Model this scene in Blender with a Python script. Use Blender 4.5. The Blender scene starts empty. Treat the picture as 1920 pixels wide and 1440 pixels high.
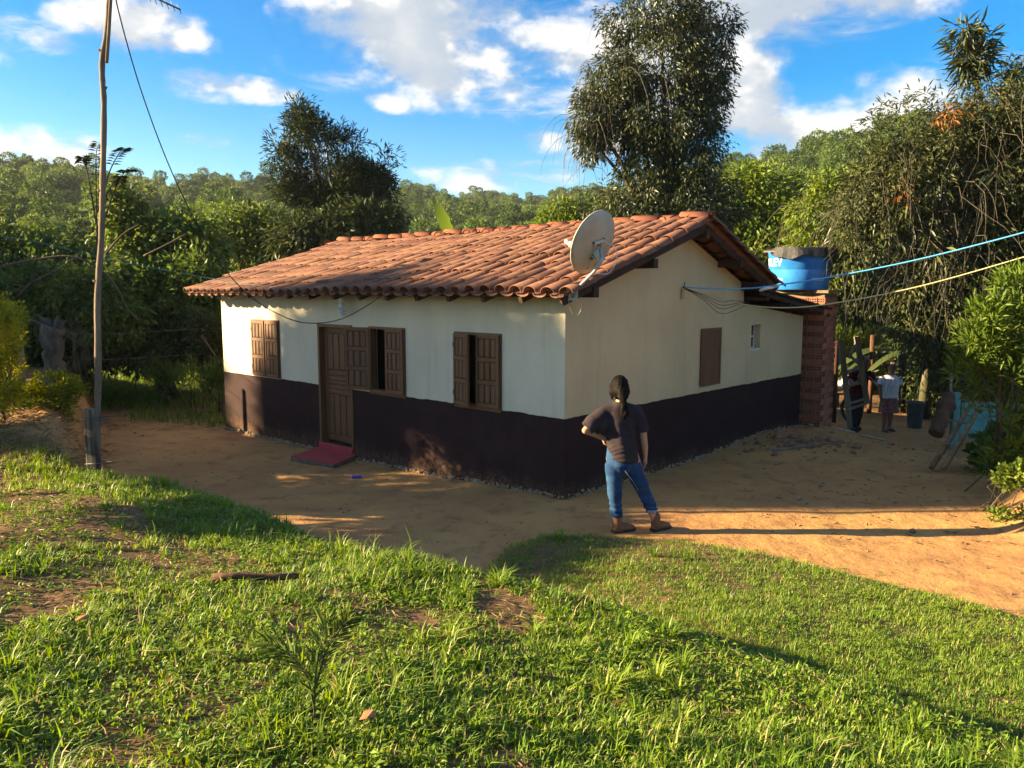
import bpy, bmesh, math, random
import numpy as np
from mathutils import Vector, Matrix

R = math.radians
SC = bpy.context.scene
COL = SC.collection

# ------------------------------------------------------------------ camera
FPX, HORIZON, CAM_H = 1500.0, 540.0, 2.55          # focal length and horizon in 1920 px units, eye height
PITCH = math.atan((720 - HORIZON) / FPX)
cam_data = bpy.data.cameras.new('camera')
cam_data.sensor_fit = 'HORIZONTAL'; cam_data.sensor_width = 36.0
cam_data.lens = FPX / 1920 * 36.0
cam_data.clip_start = 0.05; cam_data.clip_end = 6000
cam = bpy.data.objects.new('camera', cam_data); COL.objects.link(cam)
cam.location = (0, 0, CAM_H); cam.rotation_euler = (math.pi / 2 - PITCH, 0, 0)
SC.camera = cam

# ------------------------------------------------------------------ light
SUN_EL, SUN_AZ = R(16.5), R(-90.0)                  # azimuth from +Y towards +X: the sun stands to the left
sun_dir = Vector((math.sin(SUN_AZ) * math.cos(SUN_EL), math.cos(SUN_AZ) * math.cos(SUN_EL), math.sin(SUN_EL)))
sl = bpy.data.lights.new('sun', 'SUN'); sl.energy = 5.0; sl.angle = R(0.55); sl.color = (1.0, 0.79, 0.50)
so = bpy.data.objects.new('sun', sl); COL.objects.link(so)
so.rotation_euler = (-sun_dir).to_track_quat('-Z', 'Y').to_euler()

SC.view_settings.view_transform = 'Standard'; SC.view_settings.look = 'None'
SC.view_settings.exposure = 2.42; SC.view_settings.gamma = 1.0
SC.view_settings.use_white_balance = True; SC.view_settings.white_balance_temperature = 7200; SC.view_settings.white_balance_tint = 8
SC.view_settings.use_curve_mapping = False
SC.render.engine = 'CYCLES'
SC.cycles.use_denoising = True
SC.cycles.max_bounces = 4; SC.cycles.diffuse_bounces = 3; SC.cycles.glossy_bounces = 2
SC.cycles.transmission_bounces = 4; SC.cycles.transparent_max_bounces = 6; SC.cycles.volume_bounces = 0
SC.cycles.caustics_reflective = False; SC.cycles.caustics_refractive = False

def px_dir(x, y):
    """world direction through a photograph pixel (1920 wide)"""
    a, b = (x - 960) / FPX, -(y - 720) / FPX
    cp, sp = math.cos(PITCH), math.sin(PITCH)
    return Vector((a, cp + b * sp, -sp + b * cp))

def at(x, y, Y):
    d = px_dir(x, y); t = Y / d.y
    return Vector((0, 0, CAM_H)) + d * t

def azel(x, y):
    d = px_dir(x, y).normalized()
    return math.atan2(d.x, d.y), math.asin(d.z)

# ------------------------------------------------------------------ node helpers
def nd(nt, typ, loc=None, **kw):
    n = nt.nodes.new(typ)
    for k, v in kw.items(): setattr(n, k, v)
    return n
def setin(n, **kw):
    for k, v in kw.items(): n.inputs[k.replace('_', ' ')].default_value = v
def math_node(nt, op, a, b=None, c=None, clamp=False):
    n = nt.nodes.new('ShaderNodeMath'); n.operation = op; n.use_clamp = clamp
    for i, v in enumerate((a, b, c)):
        if v is None: continue
        if isinstance(v, (int, float)): n.inputs[i].default_value = v
        else: nt.links.new(v, n.inputs[i])
    return n.outputs[0]
def smooth(nt, v, lo, hi):
    n = nt.nodes.new('ShaderNodeMapRange'); n.interpolation_type = 'SMOOTHSTEP'
    n.inputs[1].default_value = lo; n.inputs[2].default_value = hi
    nt.links.new(v, n.inputs[0]); return n.outputs[0]
def mixc(nt, f, a, b, blend='MIX'):
    n = nt.nodes.new('ShaderNodeMix'); n.data_type = 'RGBA'; n.blend_type = blend
    for sock, v in ((n.inputs[0], f), (n.inputs[6], a), (n.inputs[7], b)):
        if isinstance(v, (int, float)): sock.default_value = v
        elif isinstance(v, (tuple, list)): sock.default_value = (*v[:3], 1)
        else: nt.links.new(v, sock)
    return n.outputs[2]

# ------------------------------------------------------------------ sky with clouds
def build_world():
    w = bpy.data.worlds.new('World'); SC.world = w; w.use_nodes = True
    nt = w.node_tree; nt.nodes.clear()
    tc = nt.nodes.new('ShaderNodeTexCoord'); D = tc.outputs['Generated']
    sep = nt.nodes.new('ShaderNodeSeparateXYZ'); nt.links.new(D, sep.inputs[0])
    x, y, z = sep.outputs
    az = math_node(nt, 'ARCTAN2', x, y); el = math_node(nt, 'ARCSINE', z)
    def noise(scale, detail, rough, zs, seed, dist=0.0, off=(0, 0, 0)):
        m = nt.nodes.new('ShaderNodeMapping'); m.inputs['Scale'].default_value = (1, 1, zs); m.inputs['Location'].default_value = (seed + off[0], seed * 1.7 + off[1], seed * .3 + off[2] * zs)
        nt.links.new(D, m.inputs[0])
        n = nt.nodes.new('ShaderNodeTexNoise'); n.inputs['Scale'].default_value = scale; n.inputs['Detail'].default_value = detail
        n.inputs['Roughness'].default_value = rough; n.inputs['Distortion'].default_value = dist
        nt.links.new(m.outputs[0], n.inputs['Vector']); return n.outputs['Fac']
    puffs = noise(7.2, 8, 0.57, 1.6, 3.1); lit_puffs = noise(7.2, 4, 0.57, 1.6, 3.1, 0, (-.018, 0, .024))
    wisps = noise(4.5, 6, 0.66, 4.2, 8.7, 0.5)
    cover = None
    # the clouds that stand in view: pixel centre, half width, half height, weight
    for (cx, cy, rx, ry, wt) in CLOUDS:
        a0, e0 = azel(cx, cy); ra = rx / 1511; re = ry / 1511
        u = math_node(nt, 'MULTIPLY_ADD', az, 1 / ra, -a0 / ra); v = math_node(nt, 'MULTIPLY_ADD', el, 1 / re, -e0 / re)
        q = math_node(nt, 'MULTIPLY_ADD', u, u, math_node(nt, 'MULTIPLY', v, v))
        q = math_node(nt, 'MULTIPLY_ADD', q, -wt, wt)
        cover = q if cover is None else math_node(nt, 'MAXIMUM', cover, q)
    for (a0, e0, ra, re, wt) in FILL_CLOUDS:
        a0, e0, ra, re = R(a0), R(e0), R(ra), R(re)
        u = math_node(nt, 'MULTIPLY_ADD', az, 1 / ra, -a0 / ra); v = math_node(nt, 'MULTIPLY_ADD', el, 1 / re, -e0 / re)
        q = math_node(nt, 'MULTIPLY_ADD', math_node(nt, 'MULTIPLY_ADD', u, u, math_node(nt, 'MULTIPLY', v, v)), -wt, wt); cover = math_node(nt, 'MAXIMUM', cover, q)
    cover = math_node(nt, 'POWER', math_node(nt, 'MAXIMUM', cover, 0.0), 0.6)
    d1 = math_node(nt, 'MULTIPLY_ADD', cover, 0.25, puffs); d2 = math_node(nt, 'MULTIPLY_ADD', cover, 0.18, wisps)
    a = math_node(nt, 'MAXIMUM', smooth(nt, d1, 0.57, 0.76), math_node(nt, 'MULTIPLY', smooth(nt, d2, 0.60, 0.82), 0.75))
    b = smooth(nt, math_node(nt, 'MULTIPLY_ADD', cover, 0.22, lit_puffs), 0.575, 0.80)
    sky = nt.nodes.new('ShaderNodeTexSky'); sky.sky_type = 'NISHITA'; sky.sun_disc = False
    sky.sun_elevation = SUN_EL; sky.sun_rotation = SUN_AZ; sky.altitude = 700; sky.air_density = 1.0; sky.dust_density = 0.6; sky.ozone_density = 2.2
    hs = nt.nodes.new('ShaderNodeHueSaturation'); hs.inputs['Saturation'].default_value = 1.62; hs.inputs['Hue'].default_value = .508; hs.inputs['Value'].default_value = SKYV
    nt.links.new(sky.outputs[0], hs.inputs['Color'])
    shade = smooth(nt, math_node(nt, 'MULTIPLY_ADD', math_node(nt, 'SUBTRACT', puffs, .62), 1.5, math_node(nt, 'SUBTRACT', math_node(nt, 'MULTIPLY', a, 0.55), math_node(nt, 'MULTIPLY', b, 0.80))), -0.45, 0.14)
    ccol = mixc(nt, shade, tuple(CLOUD * c for c in (0.50, 0.59, 0.74)), tuple(CLOUD * c for c in (1.0, 1.01, 1.04)))
    out = mixc(nt, math_node(nt, 'MULTIPLY', a, 0.95), hs.outputs[0], ccol)
    bg = nt.nodes.new('ShaderNodeBackground'); bg.inputs[1].default_value = SKY_STRENGTH
    nt.links.new(out, bg.inputs[0])
    wo = nt.nodes.new('ShaderNodeOutputWorld'); nt.links.new(bg.outputs[0], wo.inputs[0])
    w.cycles.sampling_method = 'MANUAL'; w.cycles.sample_map_resolution = 512
CLOUDS = ((800, 75, 300, 130, 1.15), (640, 60, 130, 90, .9), (1000, 60, 220, 190, .9), (1170, 170, 230, 140, .8), (1500, 10, 380, 75, 1.25), (1420, 140, 130, 180, .8), (1490, 245, 130, 50, .95), (1600, 170, 280, 90, .5),
          (1020, 262, 48, 32, 1.0), (730, 185, 60, 30, .8), (220, 45, 150, 55, .65), (0, 45, 50, 80, .6), (80, 75, 60, 24, .8), (400, 165, 170, 30, .75), (390, 265, 60, 22, .8), (60, 290, 200, 50, .5), (900, 330, 220, 36, .65), (1430, 288, 180, 28, .8))
# unseen cloud added round the rest of the sky for more fill light: azimuth, elevation, half sizes (degrees), weight
FILL_CLOUDS = ((-50, 28, 16, 9, 1.0), (-75, 45, 20, 14, 1.0), (-105, 25, 16, 9, .9), (-130, 50, 22, 14, 1.0), (-165, 28, 20, 10, 1.0), (160, 52, 26, 14, 1.0), (130, 26, 18, 10, 1.0), (100, 48, 22, 14, 1.0), (70, 26, 16, 9, 1.0), (48, 55, 20, 14, 1.0), (-10, 50, 22, 12, .9), (0, 76, 60, 10, .8))
SKYV, CLOUD, SKY_STRENGTH = 0.74, 2.95, 0.071
build_world()

# ------------------------------------------------------------------ tagging and mesh helpers
def tag(o, label=None, cat=None, group=None, kind=None):
    if label: o['label'] = label
    if cat: o['category'] = cat
    if group: o['group'] = group
    if kind: o['kind'] = kind
    return o
def empty(name, loc=(0, 0, 0), rz=0.0):
    o = bpy.data.objects.new(name, None); COL.objects.link(o)
    o.location = loc; o.rotation_euler = (0, 0, rz); o.empty_display_size = .2
    return o
def link_mesh(name, me, mat=None, parent=None):
    o = bpy.data.objects.new(name, me); COL.objects.link(o)
    if mat and not me.materials: me.materials.append(mat)
    if parent: o.parent = parent
    return o

class MB:
    """collects shapes, built as ONE mesh object"""
    def __init__(s): s.v = []; s.f = []; s.sm = []
    def add(s, vs, fs, smooth=False):
        b = len(s.v); s.v += [tuple(p) for p in vs]
        for f in fs: s.f.append(tuple(b + i for i in f)); s.sm.append(smooth)
        return s
    def box(s, lo, hi, M=None):
        x0, y0, z0 = lo; x1, y1, z1 = hi
        vs = [Vector(p) for p in ((x0, y0, z0), (x1, y0, z0), (x1, y1, z0), (x0, y1, z0), (x0, y0, z1), (x1, y0, z1), (x1, y1, z1), (x0, y1, z1))]
        if M: vs = [M @ p for p in vs]
        return s.add(vs, ((0, 3, 2, 1), (4, 5, 6, 7), (0, 1, 5, 4), (1, 2, 6, 5), (2, 3, 7, 6), (3, 0, 4, 7)))
    def bar(s, a, b, w, h, up=(0, 0, 1), jit=0.0):
        """a box-section bar from a to b"""
        a, b = Vector(a), Vector(b); d = (b - a); L = d.length; d.normalize()
        side = d.cross(Vector(up))
        if side.length < 1e-4: side = d.cross(Vector((1, 0, 0)))
        side.normalize(); n = side.cross(d)
        vs = []
        for p in (a, b):
            for (i, j) in ((-1, -1), (1, -1), (1, 1), (-1, 1)):
                k = 1 + random.uniform(-jit, jit)
                vs.append(p + side * (w / 2 * i * k) + n * (h / 2 * j * k))
        return s.add(vs, ((0, 1, 2, 3), (7, 6, 5, 4), (0, 4, 5, 1), (1, 5, 6, 2), (2, 6, 7, 3), (3, 7, 4, 0)))
    def tube(s, pts, radii, seg=8, caps=True, round_caps=False, squash=None, smooth=True):
        pts = [Vector(p) for p in pts]
        if isinstance(radii, (int, float)): radii = [radii] * len(pts)
        radii = list(radii)
        if round_caps:
            d0 = (pts[0] - pts[1]).normalized(); d1 = (pts[-1] - pts[-2]).normalized()
            r0, r1 = radii[0], radii[-1]
            pre = [(pts[0] + d0 * r0 * k, r0 * math.sqrt(max(1 - k * k, 1e-4))) for k in (.98, .8, .45)]
            post = [(pts[-1] + d1 * r1 * k, r1 * math.sqrt(max(1 - k * k, 1e-4))) for k in (.45, .8, .98)]
            pts = [p for p, _ in pre] + pts + [p for p, _ in post]; radii = [r for _, r in pre] + radii + [r for _, r in post]
        rings = []; ref = None
        for i, p in enumerate(pts):
            d = (pts[min(i + 1, len(pts) - 1)] - pts[max(i - 1, 0)])
            if d.length < 1e-9: d = Vector((0, 0, 1))
            d.normalize()
            if ref is None: ref = Vector((1, 0, 0)) if abs(d.x) < .8 else Vector((0, 1, 0))
            sx = ref - d * ref.dot(d)
            if sx.length < 1e-4: sx = Vector((0, 1, 0)) - d * d.y
            sx.normalize(); ref = sx; sy = d.cross(sx)
            q = squash if squash else (1, 1)
            rings.append([p + (sx * math.cos(t) * q[0] + sy * math.sin(t) * q[1]) * radii[i] for t in [2 * math.pi * k / seg for k in range(seg)]])
        b = len(s.v)
        for r in rings: s.v += [tuple(p) for p in r]
        for i in range(len(rings) - 1):
            for k in range(seg):
                s.f.append((b + i * seg + k, b + i * seg + (k + 1) % seg, b + (i + 1) * seg + (k + 1) % seg, b + (i + 1) * seg + k)); s.sm.append(smooth)
        if caps:
            s.f.append(tuple(b + k for k in reversed(range(seg)))); s.sm.append(False)
            e = b + (len(rings) - 1) * seg
            s.f.append(tuple(e + k for k in range(seg))); s.sm.append(False)
        return s
    def loft(s, rings, seg=20, caps=True, smooth=True):
        """rings: (centre, rx, ry) horizontal ellipses"""
        b = len(s.v)
        for (c, rx, ry) in rings:
            for k in range(seg):
                t = 2 * math.pi * k / seg; s.v.append((c[0] + rx * math.cos(t), c[1] + ry * math.sin(t), c[2]))
        up = rings[-1][0][2] > rings[0][0][2]
        for i in range(len(rings) - 1):
            for k in range(seg):
                q = (b + i * seg + k, b + i * seg + (k + 1) % seg, b + (i + 1) * seg + (k + 1) % seg, b + (i + 1) * seg + k)
                s.f.append(q if up else q[::-1]); s.sm.append(smooth)
        if caps:
            a0 = tuple(b + k for k in range(seg)); e = b + (len(rings) - 1) * seg; a1 = tuple(e + k for k in range(seg))
            s.f.append(a0[::-1] if up else a0); s.sm.append(False); s.f.append(a1 if up else a1[::-1]); s.sm.append(False)
        return s
    def ellipsoid(s, c, r, seg=16, rings=10, M=None):
        vs = []; fs = []
        for i in range(rings + 1):
            ph = math.pi * i / rings
            for k in range(seg):
                t = 2 * math.pi * k / seg
                p = Vector((r[0] * math.sin(ph) * math.cos(t), r[1] * math.sin(ph) * math.sin(t), r[2] * math.cos(ph)))
                if M: p = M @ p
                vs.append(Vector(c) + p)
        for i in range(rings):
            for k in range(seg): fs.append((i * seg + k, (i + 1) * seg + k, (i + 1) * seg + (k + 1) % seg, i * seg + (k + 1) % seg))
        return s.add(vs, fs, True)
    def prism(s, poly, a, b, axis):
        """extrude a 2-D polygon between a and b along axis: 'x' poly=(y,z), 'y' poly=(x,z), 'z' poly=(x,y)"""
        def P(p, t): return {'x': (t, p[0], p[1]), 'y': (p[0], t, p[1]), 'z': (p[0], p[1], t)}[axis]
        n = len(poly); vs = [P(p, a) for p in poly] + [P(p, b) for p in poly]
        fs = [tuple(range(n)), tuple(range(2 * n - 1, n - 1, -1))] + [(i, i + n, (i + 1) % n + n, (i + 1) % n) for i in range(n)]
        return s.add(vs, fs)
    def mesh(s, name):
        me = bpy.data.meshes.new(name); me.from_pydata(s.v, [], s.f)
        me.polygons.foreach_set('use_smooth', s.sm)
        bm = bmesh.new(); bm.from_mesh(me); bmesh.ops.recalc_face_normals(bm, faces=bm.faces); bm.to_mesh(me); bm.free()
        me.update(); return me
    def build(s, name, mat, parent=None, bevel=0.0):
        me = s.mesh(name)
        o = link_mesh(name, me, mat, parent)
        if bevel:
            m = o.modifiers.new('bevel', 'BEVEL'); m.width = bevel; m.segments = 2; m.limit_method = 'ANGLE'; m.angle_limit = R(40)
        return o

def copy_tree(o, parent=None):
    c = o.copy(); COL.objects.link(c); c.parent = parent
    for ch in list(o.children): copy_tree(ch, c)
    return c

# smooth pseudo noise from sines, vectorised
_rs = np.random.RandomState(11)
_K = [(_rs.normal(size=(7, 3)), _rs.uniform(0, 6.28, 7)) for _ in range(24)]
def snoise(x, y, z=0.0, f=1.0, s=0):
    k, ph = _K[s % 24]; t = 0
    for i in range(7): t = t + np.sin(f * (k[i, 0] * x + k[i, 1] * y + k[i, 2] * z) * 1.6 + ph[i])
    return t / 4.0
def fbm(x, y, z=0.0, f=1.0, s=0, octv=4):
    t = 0; a = 1.0
    for i in range(octv): t = t + a * snoise(x, y, z, f * 2.03 ** i, s + i); a *= .5
    return t / 1.6
def sstep(a, b, x):
    t = np.clip((x - a) / (b - a), 0, 1); return t * t * (3 - 2 * t)

# ------------------------------------------------------------------ materials
def new_mat(name):
    m = bpy.data.materials.new(name); m.use_nodes = True
    nt = m.node_tree; nt.nodes.clear()
    out = nt.nodes.new('ShaderNodeOutputMaterial'); b = nt.nodes.new('ShaderNodeBsdfPrincipled'); nt.links.new(b.outputs[0], out.inputs[0])
    return m, nt, b, out
def tex(nt, kind='Noise', scale=5.0, detail=6, rough=.6, stretch=(1, 1, 1), coords='Object', dist=0.0, loc=(0, 0, 0)):
    tc = nt.nodes.new('ShaderNodeTexCoord'); m = nt.nodes.new('ShaderNodeMapping')
    m.inputs['Scale'].default_value = stretch; m.inputs['Location'].default_value = loc
    if coords == 'Position':
        gp = nt.nodes.new('ShaderNodeNewGeometry'); nt.links.new(gp.outputs['Position'], m.inputs[0])
    else: nt.links.new(tc.outputs[coords], m.inputs[0])
    if kind == 'Noise':
        n = nt.nodes.new('ShaderNodeTexNoise'); n.inputs['Detail'].default_value = detail; n.inputs['Roughness'].default_value = rough; n.inputs['Distortion'].default_value = dist
    elif kind == 'Voronoi': n = nt.nodes.new('ShaderNodeTexVoronoi')
    n.inputs['Scale'].default_value = scale
    nt.links.new(m.outputs[0], n.inputs['Vector'])
    return n.outputs['Fac'] if kind == 'Noise' else n.outputs['Distance']
def bump(nt, b, h, strength=.4, dist=.01, prev=None):
    n = nt.nodes.new('ShaderNodeBump'); n.inputs['Strength'].default_value = strength; n.inputs['Distance'].default_value = dist
    nt.links.new(h, n.inputs['Height'])
    if prev: nt.links.new(prev, n.inputs['Normal'])
    nt.links.new(n.outputs[0], b.inputs['Normal']); return n.outputs[0]
def pmat(name, c1, c2, scale=6, rough=.8, bs=.3, bscale=40, stretch=(1, 1, 1), bdist=.006, detail=6, rand=0.0, spec=.3, metal=0.0, coords='Object', bstretch=None, lo=.35, hi=.68):
    """two colours mixed by noise, fine bump; rand = brightness variation from object to object"""
    m, nt, b, out = new_mat(name)
    f = smooth(nt, tex(nt, 'Noise', scale, detail, .62, stretch, coords), lo, hi)
    c = mixc(nt, f, c1, c2)
    if rand:
        oi = nt.nodes.new('ShaderNodeObjectInfo')
        hs = nt.nodes.new('ShaderNodeHueSaturation'); nt.links.new(c, hs.inputs['Color'])
        nt.links.new(math_node(nt, 'ADD', math_node(nt, 'MULTIPLY', oi.outputs['Random'], 2 * rand), 1 - rand), hs.inputs['Value'])
        c = hs.outputs[0]
    nt.links.new(c, b.inputs['Base Color'])
    setin(b, Roughness=rough, Metallic=metal); b.inputs['Specular IOR Level'].default_value = spec
    if bs: bump(nt, b, tex(nt, 'Noise', bscale, 5, .65, bstretch or stretch, coords), bs, bdist)
    return m
def leaf_mat(name, cols, trans=.3, rough=.55, spec=.25):
    """cols: ramp of colours picked by the per-leaf attribute 'var'"""
    m, nt, b, out = new_mat(name)
    at_ = nt.nodes.new('ShaderNodeAttribute'); at_.attribute_name = 'var'
    cr = nt.nodes.new('ShaderNodeValToRGB'); el = cr.color_ramp.elements
    while len(el) < len(cols): el.new(.5)
    for i, c in enumerate(cols): el[i].position = i / (len(cols) - 1); el[i].color = (*c, 1)
    nt.links.new(at_.outputs['Fac'], cr.inputs[0]); nt.links.new(cr.outputs[0], b.inputs['Base Color'])
    setin(b, Roughness=rough); b.inputs['Specular IOR Level'].default_value = spec
    tr = nt.nodes.new('ShaderNodeBsdfTranslucent')
    hs = nt.nodes.new('ShaderNodeHueSaturation'); hs.inputs['Hue'].default_value = .485; hs.inputs['Saturation'].default_value = 1.1; hs.inputs['Value'].default_value = 1.5
    nt.links.new(cr.outputs[0], hs.inputs['Color']); nt.links.new(hs.outputs[0], tr.inputs[0])
    mx = nt.nodes.new('ShaderNodeMixShader'); mx.inputs[0].default_value = trans
    nt.links.new(b.outputs[0], mx.inputs[1]); nt.links.new(tr.outputs[0], mx.inputs[2]); nt.links.new(mx.outputs[0], out.inputs[0])
    return m

M = {}
def wall_mat(name, c1, c2, vertical=True, patch=None):
    m, nt, b, out = new_mat(name)
    big = smooth(nt, tex(nt, 'Noise', 1.3, 5, .6, (1, 1, .7)), .3, .7)
    c = mixc(nt, big, c1, c2)
    run = smooth(nt, tex(nt, 'Noise', 3.0, 6, .7, (1.6, 1.6, .12)), .52, .78)          # faint rain streaks
    c = mixc(nt, math_node(nt, 'MULTIPLY', run, .5), c, tuple(k * .66 for k in c1))
    grime = smooth(nt, tex(nt, 'Noise', 5.0, 8, .8, (1, 1, .5), loc=(3, 8, 1)), .60, .80); c = mixc(nt, math_node(nt, 'MULTIPLY', grime, .45), c, (.30, .24, .15))
    fine = tex(nt, 'Noise', 60, 4, .7, (1, 1, .35 if vertical else 1))
    c = mixc(nt, math_node(nt, 'MULTIPLY', smooth(nt, fine, .35, .7), .16), c, tuple(k * .62 for k in c1))
    nt.links.new(c, b.inputs['Base Color']); setin(b, Roughness=.92); b.inputs['Specular IOR Level'].default_value = .12
    p = bump(nt, b, fine, .55 if vertical else .25, .012)
    bump(nt, b, tex(nt, 'Noise', 2.2, 3, .5), .35, .05, p)
    return m
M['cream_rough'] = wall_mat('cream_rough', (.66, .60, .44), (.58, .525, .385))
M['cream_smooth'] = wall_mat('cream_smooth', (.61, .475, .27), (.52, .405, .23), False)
M['dado'] = pmat('dado', (.026, .0125, .0125), (.035, .018, .0175), 3, .8, .25, 70, bdist=.008, spec=.12)
def mud(m, z1, amt, col=(.24, .14, .075)):
    """splashed earth and scuffs near the foot of a wall"""
    nt = m.node_tree; b = [n for n in nt.nodes if n.type == 'BSDF_PRINCIPLED'][0]; src = b.inputs['Base Color'].links[0].from_socket
    tc = nt.nodes.new('ShaderNodeTexCoord'); sp = nt.nodes.new('ShaderNodeSeparateXYZ'); nt.links.new(tc.outputs['Object'], sp.inputs[0])
    edge = math_node(nt, 'ADD', sp.outputs[2], math_node(nt, 'MULTIPLY', math_node(nt, 'SUBTRACT', tex(nt, 'Noise', 3.5, 7, .75, (1, 1, .6)), .5), z1 * 2.6))
    f = math_node(nt, 'MULTIPLY', smooth(nt, edge, z1, -.05), smooth(nt, tex(nt, 'Noise', 22, 6, .75), .38, .62))
    f = math_node(nt, 'MAXIMUM', math_node(nt, 'MULTIPLY', f, amt), math_node(nt, 'MULTIPLY', smooth(nt, tex(nt, 'Noise', 7, 8, .8, (1, 1, .7), loc=(4, 1, 7)), .66, .78), amt * .35))
    nt.links.new(mixc(nt, f, src, col), b.inputs['Base Color'])
mud(M['dado'], .22, .55)
M['wood_brown'] = pmat('wood_brown', (.165, .074, .029), (.115, .050, .021), 9, .55, .25, 60, (1, 1, .12), rand=.12, spec=.35)
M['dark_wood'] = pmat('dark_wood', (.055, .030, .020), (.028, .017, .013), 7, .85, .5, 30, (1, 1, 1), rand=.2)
M['grey_wood'] = pmat('grey_wood', (.27, .215, .15), (.15, .115, .08), 9, .9, .7, 45, (1, 1, .12), rand=.15, bdist=.01)
M['pole_wood'] = pmat('pole_wood', (.22, .165, .115), (.12, .09, .065), 6, .9, .7, 40, (1, 1, .15), bdist=.012)
M['log_wood'] = pmat('log_wood', (.12, .055, .03), (.06, .03, .018), 8, .9, .7, 30, (1, 1, .2), bdist=.012)
M['light_wood'] = pmat('light_wood', (.48, .40, .27), (.36, .29, .19), 8, .85, .4, 50, (1, 1, .1))
M['black'] = pmat('black', (.012, .011, .011), (.02, .018, .018), 8, .8, .2, 40)
M['rubber'] = pmat('rubber', (.018, .018, .018), (.03, .03, .03), 8, .7, .3, 60)
M['cable'] = pmat('cable', (.012, .012, .013), (.022, .02, .02), 30, .5, 0)
M['blue_rope'] = pmat('blue_rope', (.08, .33, .58), (.10, .40, .66), 60, .6, .3, 200)
M['yellow_rope'] = pmat('yellow_rope', (.52, .47, .24), (.44, .38, .2), 60, .7, .3, 200)
M['green_rope'] = pmat('green_rope', (.06, .22, .20), (.05, .16, .15), 60, .6, .2, 200)
M['red_paint'] = pmat('red_paint', (.46, .065, .065), (.36, .05, .05), 6, .75, .4, 50, rand=0)
M['concrete'] = pmat('concrete', (.22, .16, .11), (.13, .09, .06), 7, .95, .8, 40, bdist=.015)
M['footing'] = pmat('footing', (.38, .29, .19), (.22, .15, .09), 16, .95, .8, 70, bdist=.015)
M['blue_plastic'] = pmat('blue_plastic', (.02, .05, .42), (.03, .07, .5), 8, .4, 0, spec=.5)
M['white_plastic'] = pmat('white_plastic', (.78, .78, .74), (.66, .66, .62), 9, .4, 0, spec=.5)
M['white_paint'] = pmat('white_paint', (.72, .72, .70), (.60, .60, .58), 9, .7, .2, 50)
M['dish'] = pmat('dish', (.44, .42, .34), (.36, .34, .27), 5, .45, .1, 90, spec=.4)
M['galv'] = pmat('galv', (.42, .42, .40), (.28, .28, .27), 12, .45, .15, 60, metal=.5, spec=.5)
M['steel'] = pmat('steel', (.10, .10, .10), (.06, .06, .06), 12, .5, .15, 60, metal=.6)
M['glass_dark'] = pmat('glass_dark', (.05, .06, .06), (.035, .04, .045), 4, .12, 0, spec=.6)
M['teal'] = pmat('teal', (.10, .30, .26), (.07, .20, .17), 6, .75, .4, 40, rand=.1)
M['bucket'] = pmat('bucket', (.07, .10, .105), (.05, .07, .07), 6, .6, .2, 40)
M['brick'] = pmat('brick', (.38, .140, .078), (.28, .095, .055), 10, .9, .5, 60, rand=.22, bdist=.006)
M['mortar'] = pmat('mortar', (.20, .13, .09), (.14, .09, .06), 14, .95, .5, 60)
def tile_mat(name, a, b_, dark, rand):
    m, nt, b, out = new_mat(name)
    c = mixc(nt, smooth(nt, tex(nt, 'Noise', 6, 6, .65, coords='Position'), .32, .70), a, b_)
    lich = smooth(nt, tex(nt, 'Noise', 2.6, 8, .72, coords='Position', dist=.6), .53, .72)
    oi = nt.nodes.new('ShaderNodeObjectInfo')
    lich = math_node(nt, 'MULTIPLY', lich, math_node(nt, 'ADD', math_node(nt, 'MULTIPLY', oi.outputs['Random'], .7), .3))
    c = mixc(nt, lich, c, dark)
    hs = nt.nodes.new('ShaderNodeHueSaturation'); nt.links.new(c, hs.inputs['Color'])
    nt.links.new(math_node(nt, 'ADD', math_node(nt, 'MULTIPLY', oi.outputs['Random'], 2 * rand), 1 - rand), hs.inputs['Value'])
    nt.links.new(math_node(nt, 'ADD', math_node(nt, 'MULTIPLY', oi.outputs['Random'], .012), .494), hs.inputs['Hue'])
    nt.links.new(hs.outputs[0], b.inputs['Base Color']); setin(b, Roughness=.88); b.inputs['Specular IOR Level'].default_value = .2
    bump(nt, b, tex(nt, 'Noise', 90, 4, .7, coords='Position'), .3, .004)
    return m
M['tile'] = tile_mat('tile', (.205, .100, .065), (.148, .071, .047), (.045, .032, .028), .25)
M['ridge'] = tile_mat('ridge', (.30, .11, .06), (.23, .085, .05), (.10, .05, .04), .14)
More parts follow.
